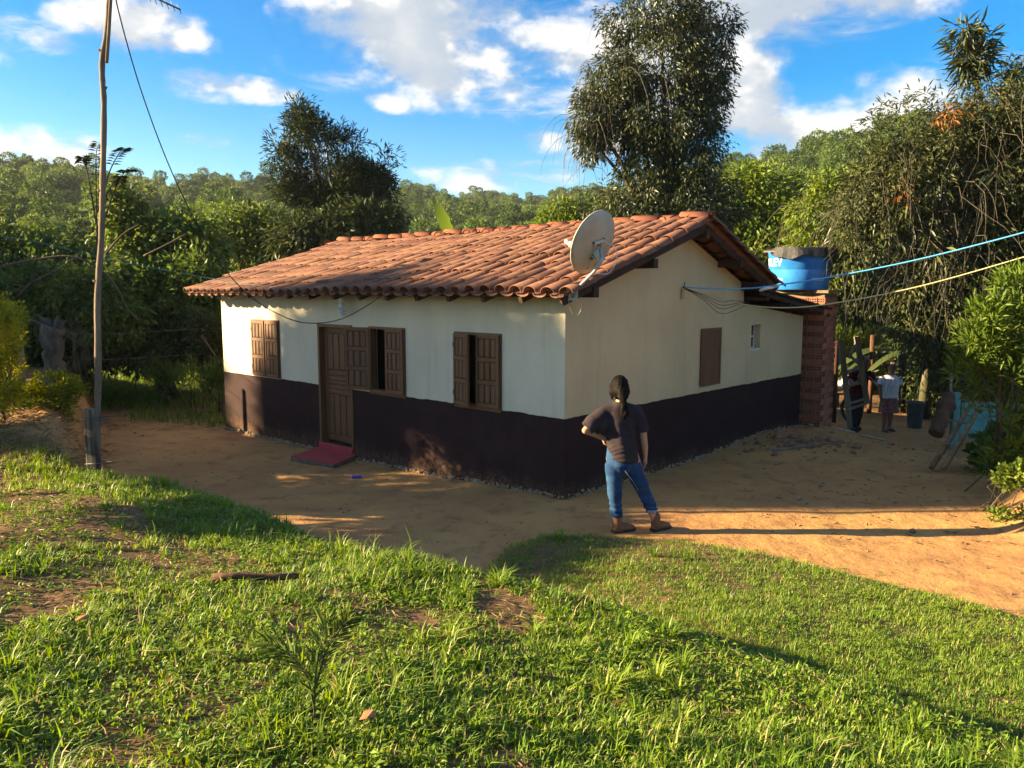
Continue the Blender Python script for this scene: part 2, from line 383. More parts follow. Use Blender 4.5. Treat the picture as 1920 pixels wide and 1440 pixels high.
# ------------------------------------------------------------------ terrain
TERRACE = [(-30, 12.0), (-14, 10.6), (-7.6, 9.75), (-5.0, 9.0), (-2.9, 7.6), (-1.55, 6.25), (-0.95, 5.75), (-0.4, 5.5), (0.45, 4.95), (1.3, 4.2), (2.3, 3.2), (4.5, 1.0), (6, -30), (-30, -30)]
LAWN = [(-30, 12.3), (-14, 10.9), (-7.6, 10.0), (-5.0, 9.3), (-2.75, 7.9), (-1.35, 6.5), (-0.7, 6.05), (-.42, 6.2), (-0.28, 6.9), (-0.05, 7.6), (0.3, 7.98), (0.9, 8.0), (1.7, 7.85), (2.45, 7.4), (3.2, 6.65), (3.95, 5.8), (5.4, 4.5), (9, 2.0), (30, -6), (30, -30), (-30, -30)]
def poly_sd(x, y, poly):
    """signed distance, positive inside"""
    x = np.asarray(x, float); y = np.asarray(y, float)
    d = np.full(x.shape, 1e18); ins = np.zeros(x.shape, bool); n = len(poly)
    for i in range(n):
        x0, y0 = poly[i]; x1, y1 = poly[(i + 1) % n]; ex, ey = x1 - x0, y1 - y0
        t = np.clip(((x - x0) * ex + (y - y0) * ey) / (ex * ex + ey * ey), 0, 1)
        d = np.minimum(d, (x - x0 - t * ex) ** 2 + (y - y0 - t * ey) ** 2)
        c = ((y0 > y) != (y1 > y)) & (x < (x1 - x0) * (y - y0) / (y1 - y0 + 1e-12) + x0); ins ^= c
    return np.where(ins, 1, -1) * np.sqrt(d)
# ridge line of the wooded hills: pixel column, pixel row, distance
RIDGE = [(-2500, 420, 260), (-900, 390, 240), (-300, 340, 230), (0, 330, 215), (110, 322, 200), (200, 338, 210), (300, 356, 230), (400, 346, 235), (500, 336, 230), (620, 345, 240), (740, 345, 280), (850, 356, 340),
         (960, 362, 360), (1100, 356, 330), (1230, 330, 260), (1380, 288, 210), (1500, 278, 180), (1600, 262, 165), (1800, 250, 160), (2200, 260, 170), (3500, 380, 220)]
_raz = [azel(px, HORIZON)[0] for px, _, _ in RIDGE]; _rel = [math.tan(azel(960, py)[1]) for _, py, _ in RIDGE]; _rd = [d for _, _, d in RIDGE]
def ridge(az):
    return np.interp(az, _raz, _rel), np.interp(az, _raz, _rd)
def ground(x, y):
    x = np.asarray(x, float); y = np.asarray(y, float)
    r = np.hypot(x, y); az = np.arctan2(x, y)
    h = 0.007 * fbm(x, y, 9, 5.0, 15, 2) + 0.03 * fbm(x, y, 0, .35, 0, 3) + 0.012 * fbm(x, y, 3, 2.2, 5, 4)
    h = h - .13 * sstep(.4, -2.0, x) * sstep(8.4, 10.6, y)                       # the yard falls a little to the left
    h = h - .42 * sstep(5.6, 7.4, x) * sstep(11.2, 15.6, y)                # and behind the water tower
    h = h + .10 * np.exp(-((x - 4.4) ** 2 + (y - 13.1) ** 2) / 1.2)        # rubble heap along the gable wall
    near = 1 - sstep(26, 42, r)
    sl = poly_sd(x, y, LAWN); st = poly_sd(x, y, TERRACE)
    lawn = .055 * sstep(-.05, .18, sl) + np.clip(sl, 0, 4.2) * .082
    h = h + lawn * near
    top = .59 + .40 * sstep(0, 4.6, st) - .16 * sstep(-3.6, -5.4, x) + .055 * fbm(x, y, 1, 1.1, 9, 4)
    s = sstep(-.50, .16, st)
    h = np.where(st > -.5, h * (1 - s) + np.maximum(top, h) * s, h)
    # earth bank on the left, bank under the bush on the right
    bl = -4.95 - (y - 9.3) * .52 - .15 * snoise(y, y * .3, 0, .9, 3)
    b = sstep(.15, -.5, x - bl) * sstep(8.0, 9.6, y) * (1 - sstep(19, 26, y))
    h = np.maximum(h, h * (1 - b) + b * (.80 + .10 * fbm(x, y, 2, .8, 4, 3) + .25 * sstep(-1, -5, x - bl)))
    br = 5.35 + (y - 8.6) * .50 + .15 * snoise(y * 1.3, y, 0, 1.3, 6)
    b2 = sstep(-.1, 1.0, x - br) * sstep(7.3, 8.5, y) * (1 - sstep(12.3, 13.8, y))
    h = np.maximum(h, h * (1 - b2) + b2 * (.33 + .05 * fbm(x, y, 2, 1.2, 2, 3) + .03 * fbm(x, y, 4, 4.5, 6, 3)))
    el, rd = ridge(az)
    zr = CAM_H + rd * el - 6.2
    t = np.clip((r - 40) / (rd - 40), 0, 1.6); zr = zr - 1.0
    hill = zr * np.where(t < 1, (t ** 1.15) * (1 - .12 * np.sin(np.clip(t, 0, 1) * math.pi)), 1 - .55 * sstep(1, 1.6, t)) + 2.2 * fbm(x, y, 0, .035, 12, 4) * sstep(40, 90, r)
    return h * near + hill * (1 - near) * (r > 26) + 0 * r

def gz(x, y): return float(ground(np.array([x]), np.array([y]))[0])

def grid_mesh(name, X, Y, Z, attrs=None):
    n, m = X.shape
    me = bpy.data.meshes.new(name)
    co = np.stack([X, Y, Z], -1).reshape(-1, 3)
    i = np.arange(n - 1)[:, None]; j = np.arange(m - 1)[None, :]
    a = (i * m + j); q = np.stack([a, a + 1, a + m + 1, a + m], -1).reshape(-1, 4)
    return np_mesh(me, co, q, attrs, True)
def np_mesh(me, co, faces, attrs=None, smooth_=False):
    k = faces.shape[1]
    me.vertices.add(len(co)); me.vertices.foreach_set('co', np.ascontiguousarray(co, np.float32).ravel())
    me.loops.add(faces.size); me.loops.foreach_set('vertex_index', np.ascontiguousarray(faces, np.int32).ravel())
    me.polygons.add(len(faces)); me.polygons.foreach_set('loop_start', np.arange(len(faces), dtype=np.int32) * k)
    me.polygons.foreach_set('loop_total', np.full(len(faces), k, np.int32))
    if smooth_: me.polygons.foreach_set('use_smooth', np.ones(len(faces), bool))
    for nm, arr in (attrs or {}).items():
        a = me.attributes.new(nm, 'FLOAT', 'POINT'); a.data.foreach_set('value', np.ascontiguousarray(arr, np.float32).ravel())
    me.update(); me.validate(); return me

def soil_mat():
    m, nt, b, out = new_mat('soil')
    P = 'Position'
    dirt = mixc(nt, smooth(nt, tex(nt, 'Noise', .9, 7, .62, coords=P), .34, .66), (.395, .203, .083), (.475, .265, .098))
    dirt = mixc(nt, math_node(nt, 'MULTIPLY', smooth(nt, tex(nt, 'Noise', 3.5, 8, .7, coords=P, dist=.5), .48, .70), .7), dirt, (.205, .105, .052))
    dirt = mixc(nt, math_node(nt, 'MULTIPLY', smooth(nt, tex(nt, 'Noise', 38, 5, .7, coords=P), .55, .75), .5), dirt, (.46, .27, .13))
    dirt = mixc(nt, math_node(nt, 'MULTIPLY', smooth(nt, tex(nt, 'Noise', 2.2, 6, .68, coords=P, stretch=(1, 1.6, 1), loc=(7, 3, 0)), .56, .74), .45), dirt, (.30, .19, .115))
    speck = smooth(nt, tex(nt, 'Voronoi', 22, coords=P), .16, .05)
    dirt = mixc(nt, math_node(nt, 'MULTIPLY', speck, smooth(nt, tex(nt, 'Noise', 1.7, 4, .6, coords=P, loc=(2, 9, 0)), .5, .62)), dirt, (.10, .06, .035))
    turf = mixc(nt, smooth(nt, tex(nt, 'Noise', 3.2, 7, .68, coords=P), .35, .66), (.115, .065, .034), (.19, .115, .06))
    turf = mixc(nt, math_node(nt, 'MULTIPLY', smooth(nt, tex(nt, 'Noise', 60, 4, .7, coords=P), .52, .7), .6), turf, (.25, .17, .10))
    at1 = nt.nodes.new('ShaderNodeAttribute'); at1.attribute_name = 'turf'
    at2 = nt.nodes.new('ShaderNodeAttribute'); at2.attribute_name = 'wood'
    c = mixc(nt, at1.outputs['Fac'], dirt, turf)
    c = mixc(nt, at2.outputs['Fac'], c, (.035, .045, .016))
    nt.links.new(c, b.inputs['Base Color']); setin(b, Roughness=.95); b.inputs['Specular IOR Level'].default_value = .08
    p = bump(nt, b, tex(nt, 'Noise', 34, 6, .7, coords=P), .45, .018)
    p = bump(nt, b, tex(nt, 'Noise', 4.0, 4, .55, coords=P), .5, .07, p)
    bump(nt, b, tex(nt, 'Noise', 140, 3, .6, coords=P), .4, .008, p)
    return m
M['soil'] = soil_mat()

az = np.concatenate([np.linspace(-180, -50, 50)[:-1], np.linspace(-50, 50, 330), np.linspace(50, 180, 50)[1:]]) * math.pi / 180
rr = np.concatenate([[0.02, .3, .6], np.exp(np.linspace(math.log(.9), math.log(60), 400)), np.exp(np.linspace(math.log(62), math.log(3500), 75))])
RR, AZ = np.meshgrid(rr, az, indexing='ij')
GX, GY = RR * np.sin(AZ), RR * np.cos(AZ)
GZ = ground(GX, GY)
sl = poly_sd(GX, GY, LAWN)
bl = -4.95 - (GY - 9.3) * .52
turf = sstep(-.10, .12, sl + .10 * fbm(GX, GY, 0, 1.5, 3, 4))
turf = np.maximum(turf, .75 * sstep(-.3, -1.2, GX - bl + .4 * fbm(GX, GY, 0, .9, 2, 3)) * sstep(8.5, 10, GY))
turf = np.maximum(turf, sstep(15.5, 18, GY + .5 * fbm(GX, GY, 0, .6, 7, 3)) * sstep(-2, -4, GX))
turf = np.maximum(turf, sstep(19, 22, RR))
wood = sstep(30, 45, RR)
ground_o = link_mesh('ground', grid_mesh('ground', GX, GY, GZ, {'turf': turf, 'wood': wood}), M['soil'])
tag(ground_o, 'orange brown dirt yard rising to a grassy terrace and wooded hills', None, None, 'structure')

# ------------------------------------------------------------------ the house
K0 = Vector((0.6307, 9.517, 0.0)); HROT = R(47.56)
house = empty('house', K0, HROT)
tag(house, 'cream rendered single storey house with dark brown dado and clay tile roof', 'house')
# local axes: x = v (along the gable wall), y = u (along the front wall)
FL, GW, LW, DZ = 8.25, 4.56, 6.93, .98       # front length, main gable depth, depth with lean-to, dado height
BASE = -.30
WIN = dict(w1=(6.26, 7.16, .99, 2.0), door=(4.20, 5.11, .05, 1.98), w2=(2.93, 3.77, .99, 1.98), w3=(1.03, 1.90, .98, 1.97))

def wall_panel(mb, a0, a1, z0, z1, opens, t0, t1, axis):
    """rectangular wall with openings; (a,z) in plane, thickness t0..t1 on the other axis"""
    As = sorted({a0, a1, *[max(a0, min(a1, k)) for o in opens for k in o[:2]]}); Zs = sorted({z0, z1, *[max(z0, min(z1, k)) for o in opens for k in o[2:]]})
    def P(a, z, t): return (t, a, z) if axis == 'y' else (a, t, z)
    def solid(i, j):
        if i < 0 or j < 0 or i >= len(As) - 1 or j >= len(Zs) - 1: return False
        am, zm = (As[i] + As[i + 1]) / 2, (Zs[j] + Zs[j + 1]) / 2
        return not any(o[0] < am < o[1] and o[2] < zm < o[3] for o in opens)
    for i in range(len(As) - 1):
        for j in range(len(Zs) - 1):
            if not solid(i, j): continue
            A, B, C, D = As[i], As[i + 1], Zs[j], Zs[j + 1]
            for t in (t0, t1): mb.add([P(A, C, t), P(B, C, t), P(B, D, t), P(A, D, t)], [(0, 1, 2, 3)])
            if not solid(i - 1, j): mb.add([P(A, C, t0), P(A, C, t1), P(A, D, t1), P(A, D, t0)], [(0, 1, 2, 3)])
            if not solid(i + 1, j): mb.add([P(B, C, t0), P(B, C, t1), P(B, D, t1), P(B, D, t0)], [(0, 1, 2, 3)])
            if not solid(i, j - 1): mb.add([P(A, C, t0), P(B, C, t0), P(B, C, t1), P(A, C, t1)], [(0, 1, 2, 3)])
            if not solid(i, j + 1): mb.add([P(A, D, t0), P(B, D, t0), P(B, D, t1), P(A, D, t1)], [(0, 1, 2, 3)])
    return mb
def top_v(v): return np.interp(v, [0, 2.71, GW], [2.49, 3.31, 2.60])
T = .15
opn = list(WIN.values())
wall_panel(MB(), 0, FL, DZ, 2.49, opn, 0, T, 'y').build('front_wall', M['cream_rough'], house)
wall_panel(MB(), 0.0, FL, BASE, DZ, opn, -.003, T, 'y').build('front_dado', M['dado'], house)
gop = [(4.87, 5.20, 1.55, 1.95)]
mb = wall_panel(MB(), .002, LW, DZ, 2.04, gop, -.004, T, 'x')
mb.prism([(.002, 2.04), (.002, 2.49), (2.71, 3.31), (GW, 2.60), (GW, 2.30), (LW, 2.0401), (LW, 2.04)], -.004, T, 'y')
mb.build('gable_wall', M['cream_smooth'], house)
mb = wall_panel(MB(), -.001, LW, BASE, DZ, [], -.007, T, 'x')
mb.build('gable_dado', M['dado'], house)
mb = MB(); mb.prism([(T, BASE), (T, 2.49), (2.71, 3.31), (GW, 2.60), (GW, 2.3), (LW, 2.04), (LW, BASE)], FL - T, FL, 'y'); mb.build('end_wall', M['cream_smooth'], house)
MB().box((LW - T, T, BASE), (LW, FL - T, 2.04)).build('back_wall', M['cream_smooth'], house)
MB().box((T, T, -.05), (LW - T, FL - T, .0)).build('inside_floor', M['concrete'], house)
# uneven brush edge where the dark paint meets the cream
rnd = random.Random(17)
def paint_edge(a0, a1, side):
    V, F = [], []; n = int((a1 - a0) / .035); h = .004
    for i in range(n + 1):
        a = a0 + (a1 - a0) * i / n; h = min(.014, max(.0005, h + rnd.gauss(0, .0028)))
        for z in (DZ - .012, DZ + h): V.append((-.0045, a, z) if side == 'f' else (a, -.0085, z))
        if i: F.append((2 * i - 2, 2 * i, 2 * i + 1, 2 * i - 1))
    MB().add(V, F).build('paint_edge', M['dado'], house)
for a, b in ((.0, 1.03), (1.90, 2.93), (5.11, 6.26), (7.16, FL)): paint_edge(a, b, 'f')
paint_edge(0, LW, 'g')
# crumbly whitewashed footing along the base
rnd = random.Random(5)
mb = MB()
def crumbs(mb, p0, p1, n, nx, ny):
    for i in range(n):
        t = rnd.random(); x = p0[0] + (p1[0] - p0[0]) * t; y = p0[1] + (p1[1] - p0[1]) * t
        w = K0 + Vector((x * math.cos(HROT) - y * math.sin(HROT), x * math.sin(HROT) + y * math.cos(HROT), 0))
        o = rnd.uniform(.0, .05) ; s = rnd.uniform(.008, .026)
        z = gz(w.x + 0, w.y) + rnd.uniform(-.01, .05) * (1 - o / .1)
        mb.ellipsoid((x + nx * o, y + ny * o, z), (s * rnd.uniform(.6, 1.3), s * rnd.uniform(.6, 1.3), s * rnd.uniform(.5, 1)), 6, 4)
crumbs(mb, (0, 5.15), (0, FL), 620, -1, 0); crumbs(mb, (0, 0), (0, 4.1), 420, -1, 0); crumbs(mb, (0, 0), (LW, 0), 420, 0, -1)
o = mb.build('footing', M['footing'], house); o['kind'] = 'stuff'

def leaf_panel(name, w, h, parent, loc, ang, rows=3, cols=3, flip=1, back=False):
    """a shutter leaf hinged at y=0, extending to y=-w*flip... local x outwards negative"""
    f = empty(name) if False else None
    st, rl, th = .045, .05, .030
    mb = MB()
    s = -1 if flip > 0 else 1
    def Y(a): return s * a
    def bx(a0, a1, z0, z1, x0, x1):
        ys = sorted((Y(a0), Y(a1))); mb.box((x0, ys[0], z0), (x1, ys[1], z1))
    bx(0, st, 0, h, -th, 0); bx(w - st, w, 0, h, -th, 0)
    for k in range(rows + 1):
        z = k * (h - rl) / rows; bx(st, w - st, z, z + rl, -th + .002, -.001)
    o = mb.build(name, M['wood_brown'], parent); o.location = loc; o.rotation_euler = (0, 0, ang)
    q = MB(); ys = sorted((Y(st), Y(w - st))); q.box((-.018, ys[0], rl), (-.012, ys[1], h - rl)); q.build('backing', M['dark_wood'], o)  # dark colour makes the gaps between slats read as shaded grooves
    for hz in (.16 * h, .84 * h):
        ys = sorted((Y(-.012), Y(.03))); q = MB(); q.box((-th - .004, ys[0], hz - .03), (-th + .001, ys[1], hz + .03)); q.build('hinge', M['steel'], o)
    aw = (w - 2 * st) / cols; ah = (h - rl) / rows - rl
    me = None
    for r_ in range(rows):
        for c in range(cols):
            if me is None:
                q = MB(); g = aw * .13
                q.add([(-.0185, g, .008), (-.0185, aw - g, .008), (-.0185, aw - g, ah - .008), (-.0185, g, ah - .008),
                       (-.028, g + .012, .02), (-.028, aw - g - .012, .02), (-.028, aw - g - .012, ah - .02), (-.028, g + .012, ah - .02)],
                      [(4, 5, 6, 7), (0, 1, 5, 4), (1, 2, 6, 5), (2, 3, 7, 6), (3, 0, 4, 7)])
                me = q.mesh('slat'); me.materials.append(M['wood_brown'])
            sl_ = link_mesh('slat', me, None, o)
            y0 = st + c * aw
            sl_.location = (0, y0 if s > 0 else -y0 - aw, rl + r_ * (ah + rl))
            if back:
                sl_ = link_mesh('slat', me, None, o); sl_.rotation_euler = (0, 0, math.pi); sl_.location = (-.030, (y0 if s > 0 else -y0 - aw) + aw, rl + r_ * (ah + rl))
    return o
def window_frame(name, u0, u1, z0, z1):
    mb = MB(); t = .035
    x0, x1 = -.016, .11
    mb.box((x0, u0, z0), (x1, u0 + t, z1)); mb.box((x0, u1 - t, z0), (x1, u1, z1))
    mb.box((x0 + .001, u0 + t, z1 - t), (x1, u1 - t, z1)); mb.box((x0 + .001, u0 + t, z0), (x1, u1 - t, z0 + t))
    return mb.build(name, M['wood_brown'], house)
for k in ('w1', 'w2', 'w3'): window_frame('window_frame', *WIN[k])
fr = .02
u0, u1, z0, z1 = WIN['w1']; w = (u1 - u0 - 2 * fr) / 2 - .003
leaf_panel('shutter', w, z1 - z0 - 2 * fr, house, (-.018, u1 - fr, z0 + fr), 0); leaf_panel('shutter', w, z1 - z0 - 2 * fr, house, (-.018, u0 + fr, z0 + fr), R(-2), flip=-1)
u0, u1, z0, z1 = WIN['w2']; w = (u1 - u0 - 2 * fr) / 2 - .003
o = leaf_panel('shutter', w + .04, z1 - z0 - 2 * fr, house, (-.025, u1 - .01, z0 + fr), R(-162), back=True); o['label'] = 'shutter leaf swung open against the door frame'
leaf_panel('shutter', w, z1 - z0 - 2 * fr, house, (-.018, u0 + fr, z0 + fr), 0, flip=-1)
u0, u1, z0, z1 = WIN['w3']; w = (u1 - u0 - 2 * fr) / 2 - .003
o = leaf_panel('shutter', w, z1 - z0 - 2 * fr, house, (-.018, u1 - fr, z0 + fr), R(-17)); o['label'] = 'shutter leaf left ajar'
leaf_panel('shutter', w, z1 - z0 - 2 * fr, house, (-.018, u0 + fr, z0 + fr), 0, flip=-1)
# dark panel put inside; its colour stands for the unlit room behind openings
MB().box((1.6, .2, .0), (1.65, FL - .2, 2.45)).build('dark_room_panel', M['dark_wood'], house)
# window sills
for k in ('w2', 'w3'):
    u0, u1, z0, z1 = WIN[k]; MB().box((-.022, u0, z0 - .030), (.10, u1, z0 - .002)).build('window_sill', M['wood_brown'], house)
# door, frame, step
u0, u1, z0, z1 = WIN['door']
mb = MB(); t = .05
mb.box((-.02, u0, BASE + .2), (.13, u0 + t, z1)); mb.box((-.02, u1 - t, BASE + .2), (.13, u1, z1)); mb.box((-.019, u0 + t, z1 - t), (.13, u1 - t, z1))
mb.build('door_frame', M['wood_brown'], house)
door = MB().box((.095, u0 + t, z0 + .03), (.125, u1 - t, z1 - t)).build('door', M['wood_brown'], house); door['label'] = 'brown plank door with raised panels'
dw = u1 - u0 - 2 * t
def plank(a0, a1, c0, c1):
    q = MB(); e = .012
    q.add([(.0945, a0, c0), (.0945, a1, c0), (.0945, a1, c1), (.0945, a0, c1), (.072, a0 + e, c0 + e), (.072, a1 - e, c0 + e), (.072, a1 - e, c1 - e), (.072, a0 + e, c1 - e)],
          [(4, 5, 6, 7), (0, 1, 5, 4), (1, 2, 6, 5), (2, 3, 7, 6), (3, 0, 4, 7)])
    q.build('plank', M['wood_brown'], door)
ya, yb = u0 + t, u1 - t
plank(ya, ya + .085, z0 + .03, z1 - t); plank(yb - .085, yb, z0 + .03, z1 - t)
for (c0, c1) in ((.08, .19), (.86, .93), (1.16, 1.24), (1.84, 1.93)): plank(ya + .087, yb - .087, c0, c1)
for i in range(3): plank(ya + .095, yb - .095, .945 + i * .07, 1.005 + i * .07)
pw = (dw - .18) / 4
for (c0, c1) in ((.20, .85), (1.25, 1.83)):
    for i in range(4): plank(ya + .09 + i * pw + .006, ya + .09 + (i + 1) * pw - .006, c0, c1)
MB().tube([(.07, ya + .05, 1.02), (.03, ya + .05, 1.02), (.03, ya + .12, 1.02)], .009, 6).build('handle', M['steel'], door)
mb = MB(); mb.box((-.05, u0 + .005, -.05), (.20, u1 - .005, .048)); thr = mb.build('threshold', M['red_paint'], house, .01)
gzs = gz(-3.2, 12.2)
stp = MB().prism([(-.66, 3.82), (-.005, 4.14), (-.005, 5.16), (-.78, 4.80)], -.38, -.052, 'z').build('door_step', M['concrete'], house, .02)
MB().prism([(-.650, 3.83), (-.006, 4.145), (-.006, 5.155), (-.768, 4.80)], -.051, -.043, 'z').build('painted_top', M['red_paint'], stp)
# gable window (closed plain shutter) and small glazed window in a plastered recess
mb = MB(); mb.box((3.22, -.02, 1.10), (3.80, -.001, 1.93)); gw_ = mb.build('shutter', M['wood_brown'], house, .004); gw_['label'] = 'plain closed board shutter on the gable'
mb = MB(); mb.box((3.20, -.030, 1.08), (3.24, -.0205, 1.95)); mb.box((3.78, -.030, 1.08), (3.82, -.0205, 1.95)); mb.box((3.24, -.030, 1.91), (3.78, -.0205, 1.95)); mb.box((3.24, -.030, 1.08), (3.78, -.0205, 1.12)); mb.build('shutter_frame', M['wood_brown'], gw_)
mb = MB(); mb.box((4.872, .10, 1.552), (4.892, .13, 1.948)); mb.box((5.178, .10, 1.552), (5.198, .13, 1.948)); mb.box((4.892, .10, 1.74), (5.178, .13, 1.76)); mb.box((4.892, .10, 1.93), (5.178, .13, 1.948)); mb.box((4.892, .10, 1.552), (5.178, .13, 1.57))
swf = mb.build('small_window_frame', M['white_paint'], house)
for (a, b) in ((1.57, 1.74), (1.76, 1.93)): MB().box((4.892, .112, a), (5.178, .118, b)).build('pane', M['glass_dark'], swf)
MB().prism([(4.86, 1.535), (5.215, 1.535), (5.215, 1.552), (4.86, 1.552)], -.012, .10, 'y').build('small_window_sill', M['white_paint'], house)

# ---- roof
EV0, EZ0 = -.50, 2.475          # front eave
RV, RZ = 2.68, 3.47             # ridge
BV, BZ = 5.00, 2.545            # back eave
roof = MB()
slope = (RZ - EZ0) / (RV - EV0)
def zf(v): return EZ0 + (v - EV0) * slope
def zb(v): return RZ + (v - RV) * (BZ - RZ) / (BV - RV)
U0, U1 = -.40, 8.55
# rafters, purlins and battens
for u in np.arange(-.30, 8.5, .62):
    roof.bar((EV0 + .06, u, zf(EV0 + .06) - .085), (RV - .02, u, RZ - .085), .055, .07); roof.bar((RV + .02, u, RZ - .085), (BV - .06, u, zb(BV - .06) - .085), .055, .07)
for v in np.arange(EV0 + .08, RV, .37): roof.bar((v, U0 + .06, zf(v) - .038), (v, U1 - .16, zf(v) - .038), .05, .022, up=(-slope, 0, 1))
for v in np.arange(RV + .15, BV, .37): roof.bar((v, U0 + .06, zb(v) - .038), (v, U1 - .16, zb(v) - .038), .05, .022)
roof_o = roof.build('roof', M['dark_wood'], house); roof_o['label'] = 'clay tile gable roof on dark timber'
for (v, z) in ((.10, 2.50), (1.36, 2.86), (RV, 3.29), (3.72, 2.92), (GW - .06, 2.58)):
    MB().bar((v, -.38, z), (v, .6, z), .10, .12).build('purlin', M['dark_wood'], roof_o)
MB().box((-.36, .0, 2.46), (-.30, FL + .1, 2.515)).build('eave_board', M['dark_wood'], roof_o)
MB().box((-.30, .0, 2.472), (-.001, FL, 2.492)).build('eave_soffit', M['dark_wood'], roof_o)
mb = MB(); mb.bar((EV0 + .04, -.335, zf(EV0) - .07), (RV, -.335, RZ - .085), .03, .10); mb.bar((RV + .01, -.335, RZ - .085), (BV - .04, -.335, zb(BV) - .07), .03, .10); mb.build('barge_board', M['dark_wood'], roof_o)

def tile_mesh(name, L=.47, w0=.102, w1=.093, h0=.080, h1=.073, th=.009, seg=7, inv=False):
    q = MB(); s = -1 if inv else 1
    ring = []
    for (x, w, h) in ((0, w0, h0), (L, w1, h1)):
        for d in (0, th):
            for k in range(seg + 1):
                t = math.pi * k / seg
                ring.append((x, math.cos(t) * (w - d), s * (math.sin(t) * (h - d))))
    n = seg + 1; fs = []; 
    for k in range(seg):
        fs += [(k, k + 1, 2 * n + k + 1, 2 * n + k), (n + k + 1, n + k, 3 * n + k, 3 * n + k + 1), (k + 1, k, n + k, n + k + 1)]
    q.add(ring, fs, True); me = q.mesh(name); me.materials.append(M['tile'])
    return me
tile = [tile_mesh('roof_tile'), tile_mesh('roof_tile', .47, .104, .094, .077, .071), tile_mesh('roof_tile', .465, .100, .092, .083, .075)]
chan = tile_mesh('channel_tile', .47, .105, .115, .055, .06, .011, 5, True)
def np_of(me):
    co = np.empty(len(me.vertices) * 3, np.float32); me.vertices.foreach_get('co', co); return co.reshape(-1, 3), np.array([p.vertices[:] for p in me.polygons])
NC, NR = 37, 9
def frame(p, q):
    """tile matrix: origin p, x axis towards q"""
    x = (q - p).normalized(); y = Vector((0, 1, 0)); z = x.cross(y).normalized(); y = z.cross(x)
    if z.z < 0: z = -z; y = -y
    return Matrix(((x.x, y.x, z.x, p.x), (x.y, y.y, z.y, p.y), (x.z, y.z, z.z, p.z), (0, 0, 0, 1)))
spots = []; rest = []; chans = []
rnd = random.Random(21)
for c in range(NC):
    ue = -.40 + (8.60 + .40) * c / (NC - 1); ur = -.33 + (8.02 + .33) * c / (NC - 1)
    jc = rnd.uniform(-.012, .012)
    for r_ in range(NR):
        f0, f1 = (r_ - .02) / NR, (r_ + 1.25) / NR
        sag = .012 * math.sin(c * .5 + r_) + .02 * math.sin(c * .17)
        p = Vector((EV0 + (RV - EV0) * f0, ue + (ur - ue) * f0 + jc, zf(EV0 + (RV - EV0) * f0) + .014 + sag))
        q = Vector((EV0 + (RV - EV0) * f1, ue + (ur - ue) * f1 + jc, zf(EV0 + (RV - EV0) * f1) - .004 + sag))
        m = frame(p, q) @ Matrix.Rotation(R(rnd.gauss(0, 1.6)), 4, 'Z') @ Matrix.Rotation(R(rnd.gauss(0, 2.2)), 4, 'X')
        m.translation += Vector((rnd.uniform(-.018, .018), rnd.uniform(-.008, .008), rnd.uniform(-.005, .008)))
        w = K0 + Matrix.Rotation(HROT, 3, 'Z') @ m.translation
        spots.append((w.length, m))
        if c < NC - 1:
            uc = .5 * 9.0 / (NC - 1)
            m2 = frame(p + Vector((0, uc, -.005)), q + Vector((0, uc * .93, -.005))); chans.append(m2)
for c in range(NC):
    u = -.40 + 8.95 * c / (NC - 1)
    for r_ in range(7):
        f0, f1 = (r_ - .02) / 7, (r_ + 1.25) / 7
        m = frame(Vector((BV + (RV - BV) * f0, u, zb(BV + (RV - BV) * f0) + .022)), Vector((BV + (RV - BV) * f1, u, zb(BV + (RV - BV) * f1) - .004)))
        m = m @ Matrix.Rotation(R(rnd.gauss(0, 1.5)), 4, 'Z'); rest.append(m)
        chans.append(frame(Vector((BV + (RV - BV) * f0, u + .12, zb(BV + (RV - BV) * f0) + .016)), Vector((BV + (RV - BV) * f1, u + .12, zb(BV + (RV - BV) * f1) - .01))))
spots.sort(key=lambda t: t[0])
for i, (_, m) in enumerate(spots[:300]):
    o = link_mesh('roof_tile', tile[i % 3], None, roof_o); o.matrix_basis = m
rest += [m for _, m in spots[300:]]
def joined(name, me, mats, mat, parent):
    co, fa = np_of(me); h = np.c_[co, np.ones(len(co))]
    V = np.concatenate([(h @ np.array(m).T)[:, :3] for m in mats]); F = np.concatenate([fa + i * len(co) for i in range(len(mats))])
    o = link_mesh(name, np_mesh(bpy.data.meshes.new(name), V, F, None, True), mat, parent); o['kind'] = 'stuff'; return o
joined('roof_tiles', tile[0], rest, M['tile'], roof_o); joined('channel_tiles', chan, chans, M['tile'], roof_o)
rt = tile_mesh('ridge_tile', .47, .115, .092, .092, .075, .013); rt.materials[0] = M['ridge']
nr = 21
for i in range(nr):
    u = 8.12 - (8.12 + .42) * (i + 1) / nr
    o = link_mesh('ridge_tile', rt, None, roof_o)
    # laid along the ridge, each lower end over the next
    x = Vector((0, 1, .05 + rnd.uniform(-.02, .03))).normalized(); z = Vector((0, 0, 1)); y = z.cross(x).normalized(); z = x.cross(y)
    o.matrix_basis = Matrix(((x.x, y.x, z.x, RV + rnd.uniform(-.012, .012)), (x.y, y.y, z.y, u), (x.z, y.z, z.z, RZ + .032 + rnd.uniform(-.006, .01)), (0, 0, 0, 1)))
